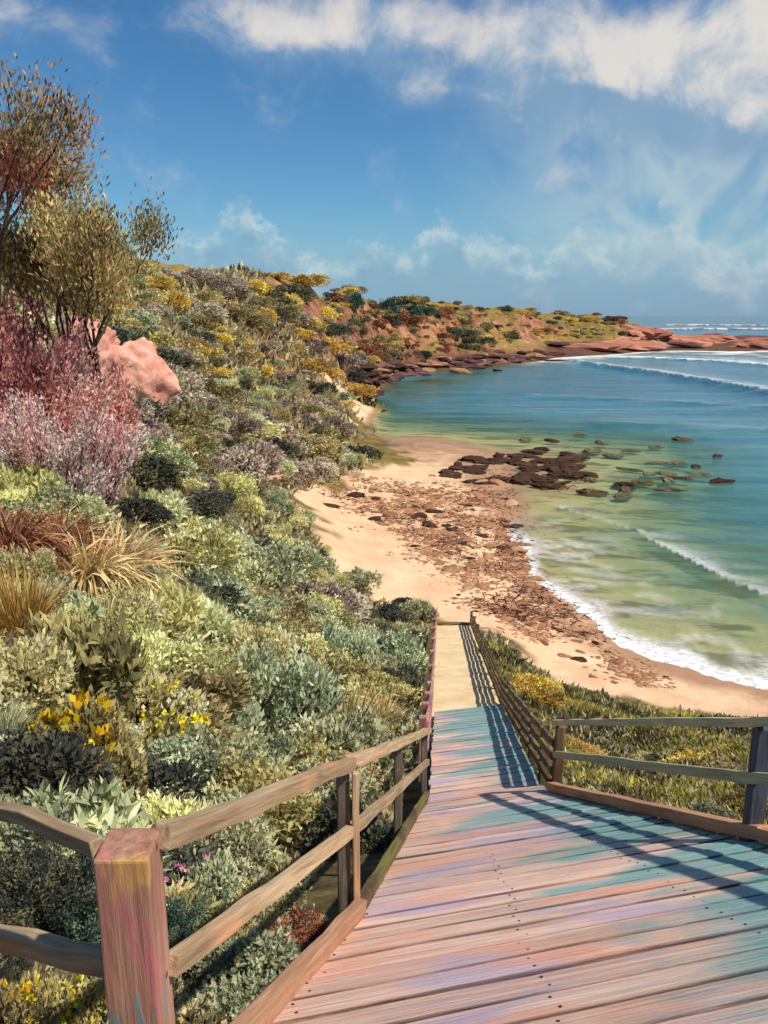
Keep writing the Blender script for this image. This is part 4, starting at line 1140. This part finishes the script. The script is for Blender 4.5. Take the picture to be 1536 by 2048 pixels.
head_k = [('heath_bush', 'scrub', 'olive', 'olive scrub bush on the headland', gH, .65, 3), ('heath_bush', 'scrub', 'ochre', 'ochre scrub bush on the headland', gH, .6, 1.2),
          ('heath_bush', 'scrub', 'rust', 'rust coloured scrub bush on the headland', gH, .6, 1.6), ('heath_bush', 'scrub', 'dark', 'dark scrub bush on the headland', gH, .65, 1.6)]
n_near = scatter([(0, 980), (640, 980), (840, 1240), (850, 1440), (700, 1560), (560, 2048), (0, 2048)], 150, 1300, lambda y: min(1.05, .26 + .070 * y) * random.choice([.6, .8, 1, 1.2, 1.35]), near_k, .42)
n_mid = scatter([(60, 640), (380, 780), (560, 740), (800, 880), (600, 980), (0, 1000)], 170, 1100, lambda y: min(2.6, .6 + .034 * y) * random.choice([.6, .8, 1, 1.3]), mid_k, .42)
n_far = scatter([(150, 545), (640, 560), (720, 640), (760, 850), (560, 760), (380, 790), (150, 660)], 150, 900, lambda y: min(4.2, .8 + .020 * y) * random.choice([.6, .9, 1.2]), far_k, .42)
n_head = scatter([(640, 570), (760, 600), (1040, 622), (1270, 640), (1290, 668), (1010, 690), (720, 750)], 230, 1300, lambda y: random.choice([1.4, 2.0, 2.6, 3.6, 5.5]), head_k, .34)
n_bank = scatter([(960, 1280), (1120, 1430), (1536, 1440), (1536, 1690), (1100, 1600)], 22, 300, lambda y: .22 + .012 * y, [('leafy_shrub', 'round', 'moss', 'mossy green shrub on the bank right of the boardwalk', 'shrubs on the bank right of the boardwalk', .5, 2), ('leafy_shrub', 'round', 'olive', 'olive shrub on the bank right of the boardwalk', 'shrubs on the bank right of the boardwalk', .5, 1), ('leafy_shrub', 'round', 'dark', 'dark shrub on the bank right of the boardwalk', 'shrubs on the bank right of the boardwalk', .5, 1)], .5)
print('scatter', n_near, n_mid, n_far, n_head, n_bank)

# dark trees on the ridge
for (px, d, r_, lab) in [(700, 262, 5.0, 'dark round tree on the ridge, leftmost of the dark ridge trees'), (765, 285, 6.5, 'largest dark teal tree on the ridge above the cove'),
                         (815, 300, 5.5, 'dark teal tree right of the largest ridge tree'), (850, 315, 4.0, 'small dark tree at the right end of the ridge trees')]:
    p = ground_at(px, d, 640); p.z -= .5
    root = tag(empty('ridge_tree', p), lab, 'tree', 'dark trees on the ridge'); root.scale = (r_, r_, r_ * 1.15); root.rotation_euler = (0, 0, random.uniform(0, 6))
    link('crown', random.choice(MESH['scrub']), PAL['teal'], root); link('trunk', random.choice(STEM), m_stem, root)

# low ground cover between the shrubs
npx = 9000
gpts = []
pxs = np.random.default_rng(3).uniform(0, 1, (npx, 2))
ds = np.exp(np.linspace(math.log(2.2), math.log(420), 170))
PXv = pxs[:, 0] * 1536; PYv = 560 + pxs[:, 1] * 1490
Xv = (PXv - 768) / 1600; Yv = (PYv - 1024) / 1600; fv = CP - Yv * SP
for i_ in range(0, npx, 1500):
    sl = slice(i_, i_ + 1500)
    gx_ = (Xv[sl] / fv[sl])[:, None] * ds[None]; gz_ = (-(SP + Yv[sl] * CP) / fv[sl])[:, None] * ds[None]
    hh = height(gx_, np.broadcast_to(ds[None], gx_.shape))
    hit = hh > gz_; k_ = hit.argmax(1); ok = hit.any(1); rows = np.arange(len(k_))
    gpts.append(np.stack([gx_[rows, k_], ds[k_], hh[rows, k_]], 1)[ok])
gp = np.concatenate(gpts)
lw = landward(gp[:, 0], gp[:, 1]); wd = seg_dist(gp[:, 0], gp[:, 1], WPTS)
keep = (gp[:, 2] > SEA + 1.5) & ((lw > -.3) | (gp[:, 1] > 150)) & (wd > np.where(gp[:, 1] < 9, 2.0, 1.05)) & (gp[:, 1] < 170)
gp = gp[keep]
REP = 16
cen = np.repeat(gp, REP, 0); dd_ = np.repeat(gp[:, 1], REP); n_ = len(cen)
cen = cen + RNG.normal(size=(n_, 3)) * (np.array([1, 1, 0.0]) * (dd_ * .014 + .03)[:, None])
ok_ = (seg_dist(cen[:, 0], cen[:, 1], WPTS) > np.where(cen[:, 1] < 9, 1.9, 1.2)) & ((landward(cen[:, 0], cen[:, 1]) > .5) | (cen[:, 1] > 150))
cen[:, 2] = height(cen[:, 0], cen[:, 1]) 
tt = np.repeat(RNG.uniform(.1, .9, len(gp)), REP) + RNG.normal(size=n_) * .1
cen, dd_, tt = cen[ok_], dd_[ok_], tt[ok_]; n_ = len(cen)
gc = leaves('ground_cover', cen, RNG.normal(size=(n_, 3)) * .6 + np.array([0, 0, .9]), (.05 + dd_ * .010) * RNG.uniform(.6, 1.4, n_), .02 + dd_ * .0042, tt)
m_gc = leaf_mat('ground_cover_leaf', [(60, 54, 40), (104, 94, 60), (146, 134, 84), (124, 116, 92), (176, 160, 110)])
tag(link('ground_cover', gc, m_gc), 'low dry heath growing between the shrubs on the slope', 'ground cover', None, 'stuff')

# mossy grass on the bank right of the boardwalk
bk = []
for t_ in range(5200):
    px, py = random.uniform(960, 1536), random.uniform(1280, 1700)
    d_ = random.uniform(5.5, 33)
    X_ = (px - 768) / 1600 / .91; bk.append((X_ * d_, d_))
bk = np.array(bk); lw = landward(bk[:, 0], bk[:, 1]); wd = seg_dist(bk[:, 0], bk[:, 1], WPTS)
bk = bk[(lw > 1.6) & (wd > np.where(bk[:, 1] < 9, 1.9, 1.15)) & (bk[:, 0] > line_x(WALK_R, bk[:, 1]) + .15)]
n0 = len(bk); cen = np.repeat(bk, 14, 0) + RNG.normal(size=(n0 * 14, 2)) * .22
ok = (cen[:, 0] > line_x(WALK_R, cen[:, 1]) + .12); cen = cen[ok]; tt = (np.repeat(RNG.uniform(-.15, .15, n0) + (fbm(bk[:, 0] / 1.1, bk[:, 1] / 1.6, 61, 3) - .5) * 2.2 + .42, 14) + RNG.normal(size=n0 * 14) * .12)[ok]
dy_ = cen[:, 1]; n_ = len(cen)
cen = np.stack([cen[:, 0], cen[:, 1], height(cen[:, 0], cen[:, 1]) - .02], 1)
bg_ = leaves('bank_grass', cen, RNG.normal(size=(n_, 3)) * .5 + np.array([-.2, 0, 1.0]), (.08 + dy_ * .006) * RNG.uniform(.5, 1.6, n_), .02 + dy_ * .0018, tt)
tag(link('bank_grass', bg_, PAL['moss']), 'mossy yellow-green grass on the bank right of the boardwalk', 'grass', None, 'stuff')

# ------------------------------------------------------------------ rocks
def rock_mesh(name, seed, flat=.6, sub=3, rough=.35, ridge=.0, cuts=9):
    bm = bmesh.new(); bmesh.ops.create_icosphere(bm, subdivisions=sub, radius=1.0)
    r = random.Random(seed); o1, o2 = r.uniform(0, 50), r.uniform(0, 50)
    planes = [(Vector((r.gauss(0, 1), r.gauss(0, 1), r.gauss(0, 1))).normalized(), r.uniform(.55, .9)) for _ in range(cuts)]
    for v_ in bm.verts:
        p = v_.co.copy()
        for nn_, dd2 in planes:                    # chip flat facets
            q = p.dot(nn_) - dd2
            if q > 0: p -= nn_ * q * .85
        nn = float(fbm(p.x * 2.2 + o1 + p.z * 1.3, p.y * 2.2 + o2 - p.z * .9, seed, 3)) - .5
        p *= 1 + rough * nn
        if ridge:
            n4 = float(fbm(p.x * 6 + o2 + p.z * 4, p.y * 6 + o1 + p.z * 5, seed + 3, 4)) - .5
            crack = max(0.0, .10 - abs(float(fbm(p.x * 1.7 + p.z + o1, p.y * 1.7 - p.z * 1.4, seed + 9, 3)) - .5)) / .10
            p *= 1 + n4 * .30 - crack * .05 + .03 * ridge * math.sin(p.z * 11 + nn * 7)
        v_.co = (p.x, p.y, p.z * flat)
    me = bpy.data.meshes.new(name); bm.to_mesh(me); bm.free()
    if sub > 4: me.polygons.foreach_set('use_smooth', np.ones(len(me.polygons), bool))
    return me
def rock_mat(name, c, scale=1.0):
    m, g, b = new_mat(name)
    tcn = g.n('ShaderNodeTexCoord'); oi = g.n('ShaderNodeObjectInfo')
    v = g.vm('ADD', tcn.outputs['Object'], oi.outputs['Location'])
    n1 = g.noise(v, 1.6 * scale, 6, .65); n2 = g.noise(v, 9 * scale, 5, .65)
    st = g.noise(g.mapping(v, (1, 1, 1.8), (5, 3, 1), (.5, .3, 0)), 3.1 * scale, 5, .7, .8)
    f = g.m('ADD', g.m('MULTIPLY', n1, .45), g.m('ADD', g.m('MULTIPLY', n2, .25), g.m('MULTIPLY', st, .3)))
    h_ = g.n('ShaderNodeHueSaturation'); g.put(h_.inputs['Color'], g.ramp(f, [(.34, srgb(*c[0])), (.5, srgb(*c[1])), (.66, srgb(*c[2]))]))
    g.put(h_.inputs['Value'], g.m('ADD', .7, g.m('MULTIPLY', oi.outputs['Random'], .55)))
    g.put(b.inputs['Base Color'], h_.outputs[0]); b.inputs['Roughness'].default_value = .88; b.inputs['Specular IOR Level'].default_value = .2
    g.put(b.inputs['Normal'], g.bump(g.m('ADD', n1, g.m('MULTIPLY', n2, .4)), .8, .12))
    return m
RM = {'rust': rock_mat('rust_rock', [(104, 68, 48), (156, 112, 82), (198, 156, 118)]), 'brown': rock_mat('dark_brown_rock', [(40, 26, 20), (66, 44, 32), (104, 76, 56)]),
      'purple': rock_mat('purple_brown_rock', [(54, 36, 42), (92, 62, 64), (140, 104, 92)], .4), 'salmon': rock_mat('salmon_rock', [(176, 110, 94), (222, 160, 138), (240, 204, 182)], 1.2),
      'pale': rock_mat('pale_pink_rock', [(186, 130, 112), (222, 176, 152), (236, 206, 184)]), 'tan': rock_mat('tan_rock', [(128, 92, 66), (180, 138, 104), (214, 178, 140)]),
      'ledge': rock_mat('ledge_rock', [(112, 66, 54), (172, 112, 90), (216, 164, 128)], .15), 'olive': rock_mat('weedy_rock', [(60, 54, 40), (104, 92, 62), (146, 128, 92)])}
RK = [rock_mesh('rock', 500 + i_, .55, 2) for i_ in range(8)]
RKR = [rock_mesh('reef_rock', 580 + i_, .42, 3, 1.1, .5, 16) for i_ in range(5)]
RKF = [rock_mesh('flat_rock', 540 + i_, .28, 3, .6) for i_ in range(6)]
BIG = [rock_mesh('boulder', 560 + i_, .85, 5, .5, .8, 22) for i_ in range(3)]
def put_rock(name, me, mat, p, sc, label, group=None, cat='rock', rz=None, tilt=.15):
    o = bpy.data.objects.new(name, me); COL.objects.link(o)
    if len(me.materials) == 0: me.materials.append(RM['rust'])
    o.material_slots[0].link = 'OBJECT'; o.material_slots[0].material = RM[mat]
    o.location = p; o.scale = sc; o.rotation_euler = (random.gauss(0, tilt), random.gauss(0, tilt), random.uniform(0, 6.28) if rz is None else rz)
    return tag(o, label, cat, group)
p = ground_at(255, 42, 740)
put_rock('rock_outcrop', BIG[0], 'salmon', p + Vector((0, 0, 1.5)), (2.9, 2.6, 3.2), 'big salmon pink rock outcrop beside the crimson shrub', rz=.6, tilt=.05)
p = ground_at(180, 40, 740)
put_rock('rock_outcrop', BIG[1], 'salmon', p + Vector((0, 0, 1.6)), (2.0, 2.0, 2.6), 'smaller reddish rock left of the big salmon outcrop', rz=2.0, tilt=.05)
p = ground_at(535, 58, 830)
put_rock('boulder', BIG[2], 'pale', p + Vector((0, 0, .8)), (1.5, 1.4, 1.5), 'pale pink boulder among the bushes on the middle slope', rz=1.0, tilt=.05)

def in_poly(px, py, region):
    ins = False; j_ = len(region) - 1
    for i_ in range(len(region)):
        (xi, yi), (xj, yj) = region[i_], region[j_]
        if (yi > py) != (yj > py) and px < (xj - xi) * (py - yi) / (yj - yi) + xi: ins = not ins
        j_ = i_
    return ins
def strew(region, n, mk, dmax=520):
    xs = [q[0] for q in region]; ys_ = [q[1] for q in region]; c_ = 0; t_ = 0
    while c_ < n and t_ < n * 6:
        t_ += 1
        px, py = random.uniform(min(xs), max(xs)), random.uniform(min(ys_), max(ys_))
        if not in_poly(px + random.gauss(0, 10), py + random.gauss(0, 4), region): continue
        q = onsea(px, py, SEA); h_ = march(px, py, 25)
        if h_ is None or h_[1] > q[1]: h_ = np.array([q[0], q[1], hz(q[0], q[1])])
        mk(Vector(h_)); c_ += 1
BAND = [(640, 985), (1000, 962), (1030, 1050), (1080, 1150), (1150, 1230), (1230, 1300), (1340, 1362), (1220, 1372), (1100, 1300), (980, 1235), (890, 1165), (830, 1095), (700, 1030)]
def mk_beach(p):
    d = p.y; s_ = d * random.choice([.0025, .003, .0035, .0045, .006, .009])
    flat = random.random() < .55; m_ = random.choices(['rust', 'tan', 'brown'], [5, 3, 1.6])[0]
    put_rock('rock', random.choice(RKF if flat else RK), m_, p + Vector((0, 0, s_ * .12)), (s_ * random.uniform(1, 1.9), s_ * random.uniform(.8, 1.2), s_ * random.uniform(.7, 1.1)),
             {'rust': 'rust coloured rock strewn along the beach', 'tan': 'tan rock strewn along the beach', 'brown': 'dark brown rock strewn along the beach'}[m_], 'rocks strewn along the beach', rz=random.gauss(0, .5))
strew(BAND, 290, mk_beach)
REEF = [(860, 950), (960, 915), (1060, 900), (1150, 905), (1190, 945), (1130, 972), (1000, 965), (880, 975)]
strew(REEF, 60, lambda p: put_rock('reef_rock', random.choice(RKR), 'brown', Vector((p.x, p.y, max(p.z, SEA) + .12)), (random.uniform(.6, 2.4), random.uniform(.5, 1.5), random.uniform(.5, 1.1)), 'dark brown rock of the reef at the end of the beach', 'dark reef rocks', rz=random.gauss(0, .3), tilt=.05))
SHAL = [(980, 880), (1250, 865), (1420, 880), (1500, 930), (1330, 1000), (1180, 1010), (1050, 1000), (1180, 950), (1120, 895)]
strew(SHAL, 30, lambda p: put_rock('flat_rock', random.choice(RKR), random.choice(['olive', 'olive', 'olive', 'brown']), Vector((p.x, p.y, SEA + random.uniform(-.10, .0))), (random.uniform(.7, 2.2), random.uniform(.4, 1.2), random.uniform(.5, 1.3)), 'flat weedy rock awash in the shallows', 'flat rocks awash in the shallows', rz=random.gauss(0, .15), tilt=.03))
COVE = [(690, 760), (760, 735), (900, 722), (1100, 702), (1120, 716), (1000, 733), (900, 742), (830, 752), (760, 768), (715, 800)]
strew(COVE, 120, lambda p: put_rock('shore_rock', random.choice(RK + RKF), random.choice(['purple', 'purple', 'brown', 'rust']), Vector((p.x, p.y, max(p.z, SEA) + .2)), (random.uniform(1.5, 6), random.uniform(1.2, 3), random.uniform(1.0, 2.6)), 'purple brown rock at the foot of the cove cliff', 'rocks at the foot of the cove cliff', rz=random.gauss(0, .4), tilt=.1))
TIP = [(1180, 680), (1300, 668), (1420, 676), (1540, 680), (1540, 698), (1300, 701), (1150, 704)]
strew(TIP, 18, lambda p: put_rock('ledge_rock', random.choice(RKR), random.choice(['ledge', 'ledge', 'purple', 'tan']), Vector((p.x, p.y, max(p.z, SEA) + .4)), (random.uniform(8, 24), random.uniform(4, 9), random.uniform(5, 10)), 'flat reddish rock ledge at the tip of the headland', 'rock ledges at the tip of the headland', rz=random.gauss(0, .15), tilt=.03))
# shingle between the beach rocks
cp_, fp_ = [], []
box = np.array([(-1, -1, -.5), (1, -1, -.4), (1, 1, -.5), (-1, 1, -.4), (-.6, -.6, .5), (.7, -.5, .45), (.5, .7, .5), (-.6, .5, .4)])
bf = np.array([(0, 3, 2, 1), (4, 5, 6, 7), (0, 1, 5, 4), (1, 2, 6, 5), (2, 3, 7, 6), (3, 0, 4, 7)])
pts = []
while len(pts) < 9000:
    px, py = random.uniform(640, 1350), random.uniform(960, 1375)
    if in_poly(px + random.gauss(0, 26), py + random.gauss(0, 16), BAND):
        q = onsea(px, py, SEA + .8); pts.append((q[0], q[1]))
pts = np.array(pts); pts = pts[fbm(pts[:, 0] / 2.6, pts[:, 1] / 3.4, 83, 3) + RNG.normal(size=len(pts)) * .05 > .47]; hzv = height(pts[:, 0], pts[:, 1])
sv = pts[:, 1] * RNG.choice([.0012, .0018, .0025, .0035], len(pts)); rzv = RNG.uniform(0, 6.28, len(pts))
vv = box[None] * (sv[:, None] * np.stack([RNG.uniform(.8, 1.6, len(pts)), RNG.uniform(.6, 1.1, len(pts)), RNG.uniform(.4, .9, len(pts))], 1))[:, None, :]
vx = vv[..., 0] * np.cos(rzv)[:, None] - vv[..., 1] * np.sin(rzv)[:, None]; vy = vv[..., 0] * np.sin(rzv)[:, None] + vv[..., 1] * np.cos(rzv)[:, None]
vv = np.stack([vx + pts[:, 0:1], vy + pts[:, 1:2], vv[..., 2] + hzv[:, None]], -1)
sm = mesh_np('shingle', vv.reshape(-1, 3), (bf[None] + (np.arange(len(pts)) * 8)[:, None, None]).reshape(-1, 4))
tag(link('shingle', sm, RM['rust']), 'small rusty stones between the beach rocks', 'shingle', None, 'stuff')

# brown weed washed up among the beach rocks
wk = []
while len(wk) < 330:
    px, py = random.uniform(640, 1250), random.uniform(930, 1300)
    if in_poly(px + random.gauss(0, 12), py + random.gauss(0, 8), BAND) or in_poly(px, py, REEF): q = onsea(px, py, SEA + .5); wk.append((q[0], q[1]))
wk = np.array(wk); wk = wk[fbm(wk[:, 0] / 3.5, wk[:, 1] / 5, 71, 3) > .47]
cen = np.repeat(wk, 22, 0) + RNG.normal(size=(len(wk) * 22, 2)) * np.array([.8, .45]); n_ = len(cen)
cz = np.maximum(height(cen[:, 0], cen[:, 1]), SEA) + RNG.uniform(0, .10, n_)
me_w = leaves('seaweed', np.column_stack([cen, cz]), RNG.normal(size=(n_, 3)) * np.array([1, .5, .18]), RNG.uniform(.25, .8, n_), RNG.uniform(.05, .13, n_), RNG.uniform(0, 1, n_))
tag(link('seaweed', me_w, leaf_mat('brown_weed', [(58, 34, 22), (96, 62, 40), (128, 90, 60), (154, 116, 80)])), 'brown seaweed washed up between the beach rocks', 'seaweed', None, 'stuff')

# ------------------------------------------------------------------ labels of the scattered shrubs, by the landmarks they stand next to
MARKS = [('bright pink shrub', 140, 900), ('left tree', 130, 640), ('salmon rock', 280, 730), ('pale pink boulder', 535, 830), ('straw weeping tussock', 170, 1120), ('light green fine bush', 355, 1090),
         ('pale yellow broad plant', 305, 1210), ('pale green broad plant', 375, 1250), ('tall olive plant', 130, 1310), ('large rounded bush', 500, 1390), ('yellow flowering bush', 295, 1410),
         ('bright yellow blossom', 165, 1490), ('newel post', 270, 1800), ('second railing post', 700, 1660), ('top left handrail', 560, 1540), ('side fence', 80, 1750), ('sandy path', 900, 1340),
         ('foot of the left handrail', 860, 1470), ('dry tussock by the handrail', 760, 1440), ('patch of bare sand', 780, 1160), ('far end of the beach', 720, 940), ('rusty ferns', 60, 1070),
         ('boardwalk corner', 1095, 1520), ('blue grey railing post', 1510, 1580), ('yellow blossoming bush', 1075, 1390), ('middle of the right railing', 1320, 1510), ('beach rocks', 1100, 1280), ('cove water', 760, 830)]
def to_px(p):
    d_ = p[1] * CP - p[2] * SP; u_ = p[1] * SP + p[2] * CP
    return 768 + 1600 * p[0] / d_, 1024 - 1600 * u_ / d_
seen_labels = set(o_.get('label') for o_ in bpy.data.objects if o_.get('label'))
for grp in (gN, gM, 'shrubs on the bank right of the boardwalk'):
    for o_ in [q for q in bpy.data.objects if q.get('group') == grp]:
        x_, y_ = to_px(o_.location); y_ -= 1600 * o_.scale[0] * .5 / o_.location.y
        words = o_['label'].split(' filling')[0].split(' on the')[0]
        near_m = sorted(MARKS, key=lambda m_: (m_[1] - x_) ** 2 + (m_[2] - y_) ** 2)
        done = False
        for m_ in near_m[:6]:
            dx, dy = x_ - m_[1], y_ - m_[2]
            far_ = 'just ' if math.hypot(dx, dy) < 110 else ''
            v_ = 'below' if dy > 0 else 'above'; h_ = 'right' if dx > 0 else 'left'
            rel = v_ if abs(dy) > 2 * abs(dx) else (h_ + ' of' if abs(dx) > 2 * abs(dy) else v_ + ' and ' + h_ + ' of')
            for size in (('', 'small ', 'low ') if o_.scale[0] * 1600 / o_.location.y < 130 else ('', 'large ', 'wide ')):
                lab = size + words + ' ' + far_ + rel + ' the ' + m_[0]
                if lab not in seen_labels: done = True; break
            if done: break
        if done: o_['label'] = lab; seen_labels.add(lab)
